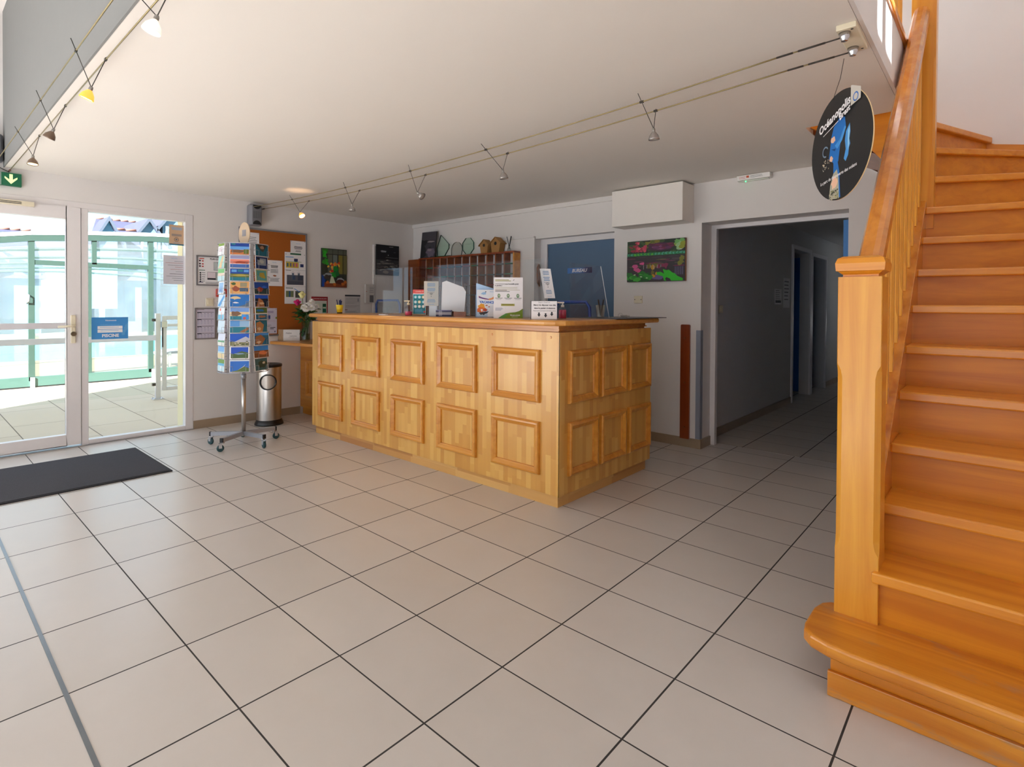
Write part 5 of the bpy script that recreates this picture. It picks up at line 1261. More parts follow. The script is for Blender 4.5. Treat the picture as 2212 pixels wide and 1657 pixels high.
# tumblers
TUM = glass('tumbler_glass', tint=(.92, .93, .92, 1), refl=2.2)
def tumbler(label, x, y):
    t = thing('tumbler', label, 'glass', (x, y, ZD), 'glass tumblers at the end of the desk')
    b = B(); b.lathe((x, y, ZD), [(.022, .0), (.031, .092), (.029, .092), (.021, .008), (.0, .008)], TUM, n=20, caps=False); b.obj('glass_cup', t)
tumbler('glass tumbler holding two dark pens', 2.285, 2.60)
tumbler('empty glass tumbler behind the pen tumbler, beside the blue chair', 2.215, 2.70)
for dx in (-.018, .016):
    b = B(); b.tube([(2.285, 2.60, ZD + .012), (2.285 + dx * 1.3, 2.60 + .004, ZD + .13)], [.003, .0055], BLACK, n=6); tag(b.obj('pen', loc=(2.285, 2.6, ZD + .012)), 'black pen standing in the glass tumbler', 'pen', 'pens in the tumbler')
b = B(); b.prism([(2.12, 2.52, ZD), (2.497, 2.46, ZD), (2.52, 3.13, ZD), (2.16, 3.13, ZD)], (0, 0, .005), M('desk_pad_grey', rgb(84, 84, 90), rough=.4)); tag(b.obj('desk_pad', loc=(2.33, 2.8, ZD)), 'thin dark desk pad lying at the far end of the worktop', 'desk pad')
t = thing('key_bunch', 'small bunch of keys lying on the dark desk pad', 'keys', (2.37, 2.72, ZD + .005))
for i in range(4):
    a = -.3 + .55 * i; d = Vector((math.cos(a), math.sin(a), 0)); e = Vector((-d.y, d.x, 0)); o = Vector((2.37, 2.72, ZD + .009 + .004 * i))
    b = B(); b.lathe(o + d * .016, [(.012, -.001), (.012, .001)], M('key_steel', rgb(96, 94, 84), rough=.35, metal=.9), n=12); b.obox(o + d * .045, d * .022, e * .004, (0, 0, .001), MATS['key_steel']); b.obj('key', t)
b = B(); b.tube([(2.37 + .016 * math.cos(2 * PI * i / 16), 2.72 + .004 * math.sin(2 * PI * i / 16), ZD + .022 + .014 * math.sin(2 * PI * i / 16)) for i in range(16)], .0016, STEEL, n=5, closed=True); b.obj('key_ring', t)

# clear protective screens
sc_ = thing('acrylic_screen', 'large clear acrylic screen standing along the front of the reception desk', 'screen', (1.2, 2.22, ZD))
b = B(); b.prism([(.06, 2.245, ZD), (2.06, 2.245, ZD), (2.06, 2.245, 1.518), (.06, 2.245, 1.518)], (0, .005, 0), ACRYL); b.obj('front_sheet', sc_)
for x in (.25, 1.85):
    b = B(); b.box(x - .03, 2.24, ZD, x - .024, 2.31, ZD + .06, ACRYL); b.box(x + .024, 2.24, ZD, x + .03, 2.31, ZD + .06, ACRYL); b.obj('foot', sc_)
sd = thing('acrylic_screen', 'smaller clear acrylic side screen with a slanted edge near the pen tumbler', 'screen', (2.28, 2.46, ZD))
b = B(); b.prism([(2.20, 2.35, ZD), (2.34, 2.62, ZD), (2.30, 2.57, 1.472), (2.20, 2.35, 1.49)], (.004, -.002, 0), ACRYL); b.obj('side_sheet', sd)
b = B(); b.tube([(2.342, 2.619, ZD + .002), (2.302, 2.569, 1.472)], .0022, M('edge_bright', rgb(214, 220, 226), rough=.2), n=6); b.obj('polished_edge', sd)

# chairs behind the desk
CHB = M('chair_blue', rgb(24, 74, 160), rough=.35)
MESHG = glass('chair_mesh', tint=(.78, .78, .80, 1), refl=.1, haze=.12, hazecol=(.3, .3, .32, 1))
def chair(label, x, y, w, ztop, rz):
    t = thing('office_stool', label, 'chair', (x, y, 0), 'tall chairs behind the desk')
    ca, sa = math.cos(rz), math.sin(rz)
    def T(u, v, z): return (x + u * ca - v * sa, y + u * sa + v * ca, z)
    h = w / 2
    b = B(); b.tube([T(-h - .01, 0, .78), T(-h, -.02, ztop - .04), T(-h + .03, -.02, ztop), T(h - .03, -.02, ztop), T(h, -.02, ztop - .04), T(h + .01, 0, .78)], .013, CHB, n=8); b.obj('back_frame', t)
    b = B(); b.prism([T(-h + .012, -.016, .92), T(h - .012, -.016, .92), T(h - .012, -.016, ztop - .02), T(-h + .012, -.016, ztop - .02)], (0, .004, 0), MESHG); b.obj('backrest', t)
    b = B(); b.prism([T(-h, .02, .76), T(h, .02, .76), T(h, .42, .76), T(-h, .42, .76)], (0, 0, .05), CHB); b.obj('seat', t, bevel=.02)
    for u in (-1, 1):
        for v in (.0, .42):
            b = B(); b.tube([T(u * h, v, .76), T(u * (h + .04), v + (-.03 if v == 0 else .03), 0)], .012, CHB, n=8); b.obj('leg', t)
    b = B(); b.tube([T(-h - .03, .44, .3), T(h + .03, .44, .3)], .01, CHB, n=8); b.obj('footrest', t)
chair('blue framed tall chair behind the desk, in front of the stormy sea canvas', -.785, 3.03, .44, 1.245, 0)
chair('blue framed tall chair in front of the office door', 1.82, 2.93, .30, 1.228, .15)

# ------------------------------------------------------------------ side desk: vase, bouquet, cardboard box
ZS = .8072
bx_ = thing('cardboard_box', 'kraft cardboard box with a white lettered face on the side desk', 'box', (-1.26, 2.12, ZS))
u_ = R2; n_ = N2
o = Vector((-1.29, 2.05, ZS))
b = B(); b.prism([o, o + Vector((.115, .125, 0)), o + Vector((.03, .19, 0)), o + Vector((-.060, .10, 0)), o + Vector((-.062, -.028, 0))], (0, 0, .12), M('kraft_box', rgb(170, 138, 104), rough=.8)); b.obj('carton', bx_)
b = B(); sh = Sheet(b, o + Vector((0, 0, .002)) + Vector((.736, -.677, 0)) * .001, Vector((.115, .125, 0)), UZ, .17, .116); sh.rect(0, 0, 1, 1, M('box_white', rgb(216, 212, 208), rough=.6)); sh.text('PARA', .33, .68, .34, DARKINK, 0, .1); sh.text('CARNIVAL', .60, .42, .44, DARKINK, .0, .1); sh.rect(.32, .30, .66, .315, GREYINK); b.obj('white_face', bx_)
b = B(); sh = Sheet(b, o + Vector((-.062, -.028, 0)) + Vector((.41, -.91, 0)) * .0008, Vector((.062, .028, 0)), UZ, .068, .12)
for p in (((0, 0), (.03, 0), (.5, .5), (.47, .5)), ((1, 0), (.97, 0), (.5, .5), (.53, .5)), ((0, 1), (.03, 1), (.5, .5), (.47, .5)), ((1, 1), (.97, 1), (.5, .5), (.53, .5))): sh.poly(p, ink(120, 96, 70))
b.obj('fold_lines', bx_)
vx, vy = -1.055, 2.18
vs_ = thing('glass_vase', 'tall clear glass vase of flowers on the side desk', 'vase', (vx, vy, ZS))
VG = glass('vase_glass', tint=(.86, .89, .88, 1), refl=2.0)
b = B(); b.lathe((vx, vy, ZS), [(.0, 0), (.038, 0), (.040, .01), (.046, .21), (.0435, .21), (.037, .018), (.0, .018)], VG, n=28, caps=False); b.obj('vase_body', vs_)
b = B(); b.lathe((vx, vy, ZS), [(.036, .019), (.038, .08), (.001, .08)], glass('water_green', tint=(.70, .78, .62, 1), refl=.6), n=20, caps=False); b.obj('water', vs_)
fl = thing('flower_bouquet', 'bouquet of white chrysanthemums with a yellow and a magenta rose', 'bouquet', (vx, vy, ZS + .02))
STEM = M('stem_green', rgb(70, 110, 44), rough=.6); LEAF = M('leaf_green', rgb(30, 84, 36), rough=.5, var=.3); LEAF2 = M('fresh_leaf', rgb(70, 140, 50), rough=.5, var=.2)
heads = [('w', .03, 0, .36), ('w', .085, .01, .385), ('w', .06, -.05, .345), ('w', .13, .0, .34), ('w', .0, .02, .33), ('w', .05, .04, .40), ('w', .10, .05, .35), ('w', .11, -.05, .33), ('y', -.045, -.02, .475), ('m', -.125, -.03, .395)]
b = B()
for k_, dx, dy, dz in heads: b.tube([(vx + dx * .1, vy + dy * .1, ZS + .025), (vx + dx * .35, vy + dy * .3, ZS + .21), (vx + dx, vy + dy, ZS + dz)], .003, STEM, n=6)
b.obj('stems', fl)
b = B()
def leaf(p, d, L, w, m):
    d = Vector(d).normalized(); sd_ = d.cross(Vector((0, 0, 1))).normalized(); nn = sd_.cross(d); p = Vector(p)
    b.add([p, p + d * L * .35 + sd_ * w + nn * .006, p + d * L * .7 + sd_ * w * .7, p + d * L - nn * .012, p + d * L * .7 - sd_ * w * .7, p + d * L * .35 - sd_ * w + nn * .006, p + d * L * .4 - nn * .006], [(0, 1, 6), (1, 2, 3, 6), (3, 4, 5, 6), (5, 0, 6)], m, True)
for i in range(120):
    a = random.uniform(0, 2 * PI); q = random.uniform(.0, .09); z = random.uniform(.20, .35)
    leaf((vx + q * math.cos(a) * .8 + .015, vy + q * math.sin(a), ZS + z), (math.cos(a), math.sin(a), random.uniform(-.2, .9)), random.uniform(.04, .08), random.uniform(.01, .02), LEAF if random.random() < .85 else LEAF2)
for dx, z in ((-.09, .19), (-.08, .28), (-.06, .32), (.02, .12), (.01, .08), (-.02, .10)): leaf((vx + dx * .4, vy, ZS + z + .03), (dx, -.04, -.03 if z < .2 else .05), .085, .022, LEAF2 if dx < -.07 else LEAF)
b.obj('foliage', fl)
WP = M('petal_white', rgb(244, 240, 236), rough=.6, var=.03); YP = M('petal_yellow', rgb(240, 232, 160), rough=.6, var=.04); MP = M('petal_magenta', rgb(206, 20, 110), rough=.6, var=.08); EYE = M('flower_eye', rgb(214, 206, 100), rough=.7)
for k_, dx, dy, dz in heads:
    p = Vector((vx + dx, vy + dy, ZS + dz)); ax = Vector((dx * 2 + .15, dy - .35, .55)).normalized()
    b = B()
    if k_ == 'w':
        a1 = ax.cross(Vector((0, 0, 1))).normalized(); a2 = ax.cross(a1)
        for ring_, (n, r_, lift, L) in enumerate(((16, .006, .005, .036), (14, .005, .012, .030), (11, .004, .018, .023), (8, .003, .022, .015))):
            for i in range(n):
                t_ = 2 * PI * (i + .5 * ring_) / n; d = (a1 * math.cos(t_) + a2 * math.sin(t_)); e = ax.cross(d)
                q = p + ax * lift + d * r_; w = .0055
                b.add([q - e * w * .5, q + e * w * .5, q + d * L * .7 + e * w + ax * (.006 + .004 * ring_), q + d * L + ax * (.004 + .008 * ring_), q + d * L * .7 - e * w + ax * (.006 + .004 * ring_)], [(0, 1, 2, 3, 4)], WP)
        b.ball(tuple(p + ax * .010), .012, WP, nu=10, nv=6)
        b.obj('chrysanthemum', fl)
        b = B(); b.ball(tuple(p + ax * .024), .006, EYE, nu=8, nv=6); b.obj('flower_eye', fl)
    else:
        m_ = YP if k_ == 'y' else MP; r_ = .033 if k_ == 'y' else .03
        b.ball(tuple(p + Vector((0, 0, .012))), r_, m_, sc=(.85, .85, 1.15), nu=14, nv=10)
        for i in range(5):
            t_ = 2 * PI * i / 5; d = Vector((math.cos(t_), math.sin(t_), 0)); e = Vector((-d.y, d.x, 0)); q = p + Vector((0, 0, -.012))
            b.add([q + d * .012 - e * .01, q + d * .012 + e * .01, q + d * .034 + e * .022 + Vector((0, 0, .03)), q + d * .036 + Vector((0, 0, .046)), q + d * .034 - e * .022 + Vector((0, 0, .03))], [(0, 1, 2, 3, 4)], m_)
        b.obj('rose', fl)
        b = B(); b.lathe(p + Vector((0, 0, -.026)), [(.004, 0), (.014, .012), (.016, .018)], LEAF2, n=8); b.obj('sepals', fl)

# ------------------------------------------------------------------ cable lighting
CABLE = M('cable_brass', rgb(150, 136, 96), rough=.35, metal=.7)
DKMET = M('dark_fitting', rgb(70, 66, 62), rough=.4, metal=.6)
def zA(x): return 2.122 + .058 * ((x - 1.05) / 2.4) ** 2
def yA(x): return 1.728 - .0115 * (x + 1.36)
def yB(x): return 1.858 - .0068 * (x + 1.36)
cab = thing('lighting_cable', 'pair of thin sagging lighting cables running under the ceiling above the desk', 'lighting cable', (1.3, 1.78, 2.13))
for fy in (yA, yB):
    b = B(); b.tube([(x, fy(x), zA(x)) for x in [XL + .02 + (3.70 - XL - .02) * i / 40 for i in range(41)]], .0032, CABLE, n=6); b.obj('cable', cab)
    x0 = 3.70; p0 = Vector((x0, fy(x0), zA(x0))); p1 = Vector((3.925, fy(3.925), 2.200)); d = p1 - p0
    b = B(); b.tube([p0 - d * .05, p0 + d * .22], .0042, DKMET, n=8); b.tube([p0 + d * .22, p0 + d * .30], .003, CABLE, n=8); b.tube([p0 + d * .30, p0 + d * .72], .0042, DKMET, n=8); b.tube([p0 + d * .72, p1], .003, DKMET, n=8); b.obj('turnbuckle', cab)
    b = B(); b.tube([(XL, fy(XL), zA(XL)), (XL + .06, fy(XL), zA(XL + .06))], .006, DKMET, n=8); b.obj('wall_anchor', cab)
pl = thing('cable_anchor', 'cream ceiling plate with two chrome cones holding the lighting cables', 'ceiling fitting', (3.935, 1.75, ZC))
b = B(); b.box(3.903, 1.635, 2.214, 3.967, 1.868, ZC, CREAM); b.obj('plate', pl, bevel=.002)
for y in (1.667, 1.822):
    b = B(); b.lathe((3.925, y, 2.214), [(.020, 0), (.016, .018), (.011, .026), (.011, .030), (.003, .032)], CHROME, n=20, d=(0, 0, -1)); b.obj('cone', pl)
for y in (1.65, 1.85):
    b = B(); b.lathe((3.952, y, 2.214), [(.005, 0), (.004, .001)], BLACK, n=10, d=(0, 0, -1)); b.obj('screw_hole', pl)
cab2 = thing('lighting_cable', 'pair of lighting cables along the front edge of the mezzanine', 'lighting cable', (1.3, -.136, 2.21))
for y in (-.186, -.086):
    b = B(); b.tube([(XL + .02, y, 2.212), (XR - .02, y, 2.208)], .0032, CABLE, n=6); b.obj('cable', cab2)
    b = B(); b.tube([(XL, y, 2.212), (XL + .05, y, 2.212)], .006, M('anchor_red_brown', rgb(110, 60, 50), rough=.5), n=8); b.obj('wall_anchor', cab2)
b = B(); b.tube([(XL + .012, -.086, 2.20), (XL + .012, -.14, 2.225), (XL + .012, -.25, 2.232)], .003, DKMET, n=6); tag(b.obj('supply_wire', loc=(XL + .012, -.14, 2.22)), 'short dark supply wire on the wall above the exit sign', 'wire')

DICH = M('lamp_reflector', rgb(176, 172, 170), rough=.2, metal=.7)
BRN = M('lamp_brown', rgb(120, 100, 84), rough=.35, metal=.4)
AMB = M('lamp_amber', rgb(255, 160, 62), emit=.75, rough=.3)
BRI = M('lamp_lit_glass', rgb(255, 232, 206), emit=.55, rough=.2)
LITW = M('bulb_warm', rgb(255, 226, 160), emit=9.0)
LITD = M('bulb_soft', rgb(255, 220, 150), emit=3.0)
OFFB = M('bulb_off', rgb(206, 202, 196), rough=.2)
def lamp(label, c1, c2, j, aim, style, grp, size=.026):
    t = thing('cable_spotlight', label, 'spotlight', j, grp)
    j = Vector(j); aim = Vector(aim).normalized()
    for q, c in enumerate((c1, c2)):
        c = Vector(c); d = (c - j).normalized()
        b = B(); b.tube([j + d * .004, c + d * (.045 if q == 0 else .012)], .0017, DKMET, n=6); ar = b.obj('arm', t)
        b = B(); b.obox(c, (.010, 0, 0), (0, .004, 0), (0, 0, .005), DKMET); b.obj('cable_clip', ar)
    b = B(); b.lathe(j - aim * .004, [(.005, 0), (.0075, .006), (.0075, .016), (.005, .020)], M('lamp_socket', rgb(150, 146, 140), rough=.35, metal=.5), n=12, d=aim); b.obj('socket', t)
    m_ = {'brown': BRN, 'amber': AMB, 'clear': DICH, 'bright': BRI}[style]
    s = size / .026
    b = B(); b.lathe(j + aim * .012, [(.007, 0), (.0135 * s, .008), (.022 * s, .020 * s), (.026 * s, .034 * s), (.0268 * s, .040 * s), (.0252 * s, .0395 * s), (.020 * s, .024 * s), (.008, .010)], m_, n=24, d=aim, caps=False); b.obj('reflector', t)
    bm_ = {'brown': LITD, 'amber': LITW, 'clear': OFFB, 'bright': LITW}[style]
    b = B(); b.lathe(j + aim * (.012 + .037 * s), [(.0235 * s, 0), (.012, .001)], bm_, n=20, d=aim); b.obj('bulb_face', t)
    if style in ('amber', 'bright', 'brown'):
        ld = bpy.data.lights.new('bulb_light', 'SPOT'); ld.energy = {'amber': 1.5, 'bright': 2.0, 'brown': 1.0}[style]; ld.color = (1, .72, .42); ld.spot_size = math.radians(95); ld.spot_blend = .6; ld.shadow_soft_size = .02
        lo = bpy.data.objects.new('bulb_light', ld); COL.objects.link(lo); lo.parent = t; lo.location = aim * (.016 + .04 * s)
        lo.rotation_euler = aim.to_track_quat('-Z', 'Y').to_euler()
G1 = 'spotlights on the mezzanine edge cables'; G2 = 'spotlights on the cables above the desk'
ya_, yb_ = -.186, -.086
lamp('brown cable spotlight nearest the exit sign', (.001, ya_, 2.212), (-.012, yb_, 2.212), (.145, -.136, 2.052), (.12, -.05, -1), 'brown', G1)
lamp('second brown cable spotlight from the exit sign', (.768, ya_, 2.212), (.758, yb_, 2.212), (.735, -.13, 2.085), (-.30, -.35, -.9), 'brown', G1)
lamp('glowing amber cable spotlight at the ceiling edge', (1.582, ya_, 2.211), (1.575, yb_, 2.211), (1.55, -.13, 2.088), (-.22, -.3, -.95), 'amber', G1)
lamp('brightest white cable spotlight near the top edge of the photo', (2.30, ya_, 2.21), (2.44, yb_, 2.21), (2.408, -.13, 2.085), (-.1, -.3, -1), 'bright', G1)
def L2(label, xa, xb, j, aim, style): lamp(label, (xa, yA(xa), zA(xa)), (xb, yB(xb), zA(xb)), j, aim, style, G2)
L2('glowing amber cable spotlight above the cork board', -.43, -.38, (-.40, 1.775, 2.035), (.55, .1, -.7), 'amber')
L2('clear unlit spotlight hanging straight down, beside the amber one over the cork board', .47, .455, (.45, 1.78, 2.005), (.02, 0, -1), 'clear')
L2('clear cable spotlight tilted sideways above the stormy sea canvas', 1.31, 1.30, (1.285, 1.78, 1.99), (.75, .3, -.6), 'clear')
L2('clear cable spotlight hanging above the key rack and birdhouses', 2.05, 2.093, (2.105, 1.78, 2.018), (.1, .1, -1), 'clear')
L2('clear cable spotlight nearest the white box housing on the back wall', 3.09, 3.085, (3.10, 1.78, 2.060), (.0, .1, -1), 'clear')
# small upward spill of the amber lamp on the ceiling comes from its open back
ld = bpy.data.lights.new('lamp_spill', 'SPOT'); ld.energy = .45; ld.color = (1, .6, .3); ld.spot_size = math.radians(100); ld.spot_blend = .8; ld.shadow_soft_size = .01
lo = bpy.data.objects.new('lamp_spill', ld); COL.objects.link(lo); lo.location = (-.43, 1.78, 2.07); lo.rotation_euler = (PI, 0, 0)

# hanging round advert
dc = thing('hanging_disc_sign', 'round black Océanopolis advert disc hanging from the lighting cable', 'sign', (3.904, 1.72, 1.815))
dx_ = Vector((.64, -.768, 0)); dn_ = Vector((-.768, -.64, 0)); c = Vector((3.904, 1.72, 1.815)); RD = .205
b = B(); pts = [c + dx_ * (RD * math.cos(2 * PI * i / 64)) + Vector((0, 0, RD * math.sin(2 * PI * i / 64))) for i in range(64)]
b.prism(pts, -dn_ * .004, M('disc_edge', rgb(226, 200, 150), rough=.6)); b.face([p + dn_ * .0004 for p in pts], M('disc_black', rgb(30, 31, 34), rough=.35, var=.02)); b.obj('disc', dc)
b = B(); s = Sheet(b, c - dx_ * RD - Vector((0, 0, RD)), dx_, UZ, 2 * RD, 2 * RD)
OB, OB2, OB3, PEACH = ink(24, 110, 190), ink(70, 150, 220), ink(12, 60, 120), ink(236, 190, 160)
s.poly([(.40, .70), (.50, .765), (.58, .74), (.60, .64), (.52, .56), (.50, .46), (.48, .36), (.40, .36), (.32, .42), (.34, .52), (.36, .62)], OB)
s.poly([(.42, .52), (.50, .56), (.58, .66), (.60, .64), (.54, .54), (.46, .48)], OB2); s.poly([(.36, .50), (.44, .49), (.56, .62), (.50, .55), (.42, .47)], OB3)
s.poly([(.60, .60), (.66, .66), (.67, .58), (.655, .52), (.67, .47), (.65, .44), (.64, .38), (.60, .33), (.57, .36), (.60, .44), (.585, .52)], OB2); s.poly([(.63, .60), (.66, .64), (.66, .58), (.65, .52), (.655, .47), (.63, .42), (.63, .52)], ink(150, 206, 240))
s.blob(.39, .58, .035, .03, PEACH); s.blob(.36, .41, .03, .025, PEACH)
s.poly([(.40, .36), (.47, .36), (.50, .26), (.52, .02), (.42, .02), (.40, .20)], OB); s.poly([(.40, .26), (.46, .29), (.49, .20), (.50, .01), (.33, .03), (.35, .16)], ink(176, 172, 150)); s.blob(.42, .17, .05, .06, PEACH)
for i in range(46): s.blob(random.uniform(.34, .49), random.uniform(.015, .10), .008, .008, ink(*random.choice(((90, 90, 70), (206, 196, 160), (60, 66, 60), (150, 150, 90)))), 6, .3)
for i in range(26): s.blob(random.uniform(.22, .34), random.uniform(.32, .42), .006, .006, ink(*random.choice(((206, 190, 150), (150, 150, 150), (230, 220, 200)))), 6, .3)
s.ring(.27, .50, .022, .016, ink(110, 130, 150), 14, .5, 5)
b.obj('picture', dc)
b = B(); s = Sheet(b, c - dx_ * RD - Vector((0, 0, RD)) + dn_ * .006, dx_, UZ, 2 * RD, 2 * RD)
s.text('Océanopolis', .43, .785, .54, PAPER, .03, .15, .28); s.text('Brest', .60, .775, .18, PAPER, .03, .2, .28); s.poly([(.24, .655), (.50, .725), (.50, .731), (.24, .661)], PAPER)
s.text('Le parc de découverte des océans', .50, .225, .60, PAPER, .015, 0, .10)
b.obj('lettering', dc)
b = B(); s = Sheet(b, c - dx_ * RD - Vector((0, 0, RD)) + dn_ * .0005, dx_, UZ, 2 * RD, 2 * RD); s.k = 60
s.poly([(.68, .80), (.83, .82), (.83, .92), (.70, .98), (.68, .98)], ink(206, 200, 190)); s.ring(.755, .86, .017, .012, ink(50, 110, 190), 18)
b.obj('corner_tab', dc)
b = B(); b.tube([(3.893, 1.833, 2.185), (3.888, 1.80, 2.10), (3.876, 1.768, 2.03), (3.874, 1.752, 2.004)], .0012, DKMET, n=5); b.obj('hanging_wire', dc)
SKY_STRENGTH = 1.15; SUN_STRENGTH = 23; EXPOSURE = 0.85
# ------------------------------------------------------------------ outside: terrace, fence, pool enclosure, houses
ZG = -.06
PAV = tiles('terrace_paving', 1.05, .52, -2.0, .1, .008, rgb(184, 164, 138), rgb(200, 182, 158), rgb(106, 92, 78), rough=.6, stagger=.5)
b = B(); b.box(-60, -60, -.4, XL - .25, 90, ZG - .012, M('far_ground', rgb(120, 112, 96), rough=.9)); b = struct(b, 'ground_far')
b = B(); b.box(-6.25, -14, -.3, XL - .25, 20, ZG, PAV); struct(b, 'ground_terrace')
b = B(); b.box(-22, -14, -.3, -6.25, 20, ZG, M('pool_deck_sand', rgb(126, 112, 88), rough=.8)); struct(b, 'ground_pool_deck')
ALG = M('fence_aluminium', rgb(206, 206, 212), rough=.35, metal=.4)
def fpost(nm, label, x, y, h):
    t = thing(nm, label, 'fence post', (x, y, ZG), 'aluminium fence posts')
    b = B(); b.box(x - .028, y - .028, ZG + .012, x + .028, y + .028, h, ALG); b.obj('post', t, bevel=.004)
    b = B(); b.box(x - .06, y - .06, ZG, x + .06, y + .06, ZG + .012, ALG); b.obj('base_plate', t)
    for sx in (-1, 1):
        for sy in (-1, 1):
            b = B(); b.lathe((x + .045 * sx, y + .045 * sy, ZG + .012), [(.009, 0), (.009, .014)], CHROME, n=6); b.obj('bolt', t)
fpost('fence_post', 'silver fence post at the gate, seen through the window pane', -3.85, 1.60, 1.065)
fpost('fence_post', 'silver fence post seen through the door glass at the photo edge', -3.85, -.02, 1.065)
t = thing('glass_balustrade', 'clear glass fence panel with a pale rail outside the entrance', 'fence', (-3.85, .8, ZG))
b = B(); b.box(-3.856, .02, .02, -3.846, 1.56, 1.01, CLEAR); b.obj('glass_panel', t)
b = B(); b.box(-3.83, .012, .715, -3.80, 1.568, .782, M('pale_rail', rgb(206, 208, 222), rough=.4)); b.obj('rail', t)
for z in (.96, .12):
    b = B(); b.box(-3.87, 1.535, z, -3.83, 1.57, z + .035, DKMET); b.obj('clamp', t)
t = thing('pool_gate', 'silver framed glass pool gate beside the fence post', 'gate', (-3.85, 2.2, ZG))
b = B()
for (y0, z0, y1, z1) in ((1.65, .05, 1.70, 1.03), (2.70, .05, 2.75, 1.03), (1.70, .98, 2.70, 1.03), (1.70, .05, 2.70, .095), (1.70, .89, 2.70, .925)): b.box(-3.87, y0, z0, -3.83, y1, z1, ALG)
b.obj('gate_frame', t, bevel=.003)
b = B(); b.box(-3.853, 1.70, .095, -3.847, 2.70, .89, CLEAR); b.obj('glass_panel', t)
b = B(); b.box(-3.84, 1.632, .88, -3.80, 1.70, .96, CHROME); b.box(-3.82, 1.64, .62, -3.81, 1.655, .96, BLACK); b.obj('latch', t, bevel=.004)
fpost('fence_post', 'silver fence post at the far side of the pool gate', -3.85, 2.80, 1.065)
# pool enclosure
GF = M('enclosure_green', rgb(46, 66, 58), rough=.5, var=.05)
FROST = glass('enclosure_panel', tint=(.97, 1, .99, 1), refl=.5, haze=.20, hazecol=(.46, .50, .52, 1))
pe = thing('pool_enclosure', 'green framed arched glass pool enclosure outside the entrance', 'pool enclosure', (-6.3, 3, ZG))
xe = -6.3
prof = [(-1.30, ZG), (-1.25, .9), (-1.02, 1.55), (-.62, 1.86), (-.2, 1.985), (.25, 2.075), (.66, 2.145), (1.4, 2.215), (2.17, 2.27), (3.2, 2.31), (4.2, 2.31), (5.4, 2.27), (6.6, 2.16), (7.4, 1.99), (7.9, 1.6), (8.15, .9), (8.2, ZG)]
def rib(x, r=.03, m=GF):
    b = B()
    L = []
    for i, (y, z) in enumerate(prof):
        L.append([(x - r, y, z - r), (x + r, y, z - r), (x + r, y, z + r), (x - r, y, z + r)])
    b.loft(L, m); return b
b = rib(xe, .045); b.obj('arch_rib', pe)
WRIB = M('rib_white', rgb(232, 240, 240), rough=.5)
b = B(); b.loft([[(xe + .03, y, z + .045), (xe + .05, y, z + .045), (xe + .05, y, z + .10), (xe + .03, y, z + .10)] for y, z in prof[2:15]], WRIB); b.obj('roof_edge', pe)
for x in (-9.0, -12.0, -15.0, -18.0, -21.0): rib(x).obj('arch_rib', pe)
b = B()
for i in range(len(prof) - 1):
    (y0, z0), (y1, z1) = prof[i], prof[i + 1]
    b.face([(xe, y0, z0), (xe, y1, z1), (-21.0, y1, z1), (-21.0, y0, z0)], FROST)
b.obj('roof_panels', pe)
ps = (-.75, .655, 1.405, 2.172, 3.6, 5.0, 6.4)
for y in ps:
    zt_ = next(z0 + (z1 - z0) * (y - y0) / (y1 - y0) for (y0, z0), (y1, z1) in zip(prof, prof[1:]) if y0 <= y <= y1 and y1 > y0)
    if y == 1.405:
        b = B(); b.box(xe - .03, y - .03, 1.80, xe + .03, y + .03, zt_, GF); b.obj('upright', pe)
        b = B(); b.box(xe - .035, y - .095, ZG + .15, xe + .025, y - .035, 1.76, GF); b.obj('upright', pe)
    else:
        b = B(); b.box(xe - .035, y - .035, ZG + .10, xe + .035, y + .035, zt_, GF); b.obj('upright', pe)
b = B(); b.box(xe - .03, .655, 1.755, xe + .03, 2.172, 1.825, GF); b.obj('transom', pe)
b = B(); b.box(xe - .035, -1.25, ZG + .02, xe + .035, 8.2, ZG + .155, M('beam_pale_green', rgb(62, 88, 80), rough=.5)); b.obj('bottom_beam', pe)
b = B(); b.box(xe - .03, -1.25, ZG, xe + .03, 8.2, ZG + .02, BLACK); b.obj('brush_seal', pe)
for y in (.655, 2.2):
    b = B(); b.box(xe + .035, y - .02, ZG, xe + .06, y + .03, ZG + .15, WHITEPL); b.obj('roller_bracket', pe)
b = B(); b.face([(xe, y, z) for y, z in prof], FROST); b.obj('front_glazing', pe)
b = B(); b.face([(-21.0, y, z) for y, z in prof], FROST); b.obj('rear_glazing', pe)
b = B(); b.tube([(xe + .04, .60, 1.32), (xe + .08, .62, 1.30), (xe + .08, .62, 1.22), (xe + .04, .60, 1.18)], .012, M('lock_grey', rgb(120, 126, 126), rough=.4, metal=.5), n=8); b.obj('lock_handle', pe)
# pool and deck
b = B(); b.box(-20.0, .2, ZG - .001, -11.2, 7.2, ZG + .006, M('pool_water', rgb(90, 206, 224), rough=.08, var=.12, nscale=3)); o = b.obj('pool_water', loc=(-15.6, 3.7, ZG)); tag(o, 'turquoise swimming pool water behind the frosted enclosure', 'pool water'); o['kind'] = 'stuff'
ln = thing('sun_lounger', 'white plastic sun lounger inside the pool enclosure', 'sun lounger', (-8.0, 3.0, ZG))
b = B(); b.loft([[(-8.3 + sx, 2.75 + u, ZG + .006 + v) for u, v in ((0, .28), (.12, .31), (.7, .34), (1.1, .62), (1.14, .60), (.74, .29), (.12, .26), (0, .24))] for sx in (0, .6)], WHITEPL); b.face([(-8.3, 2.75 + u, ZG + .006 + v) for u, v in ((0, .28), (.12, .31), (.7, .34), (1.1, .62), (1.14, .60), (.74, .29), (.12, .26), (0, .24))], WHITEPL); b.obj('lounger_shell', ln)
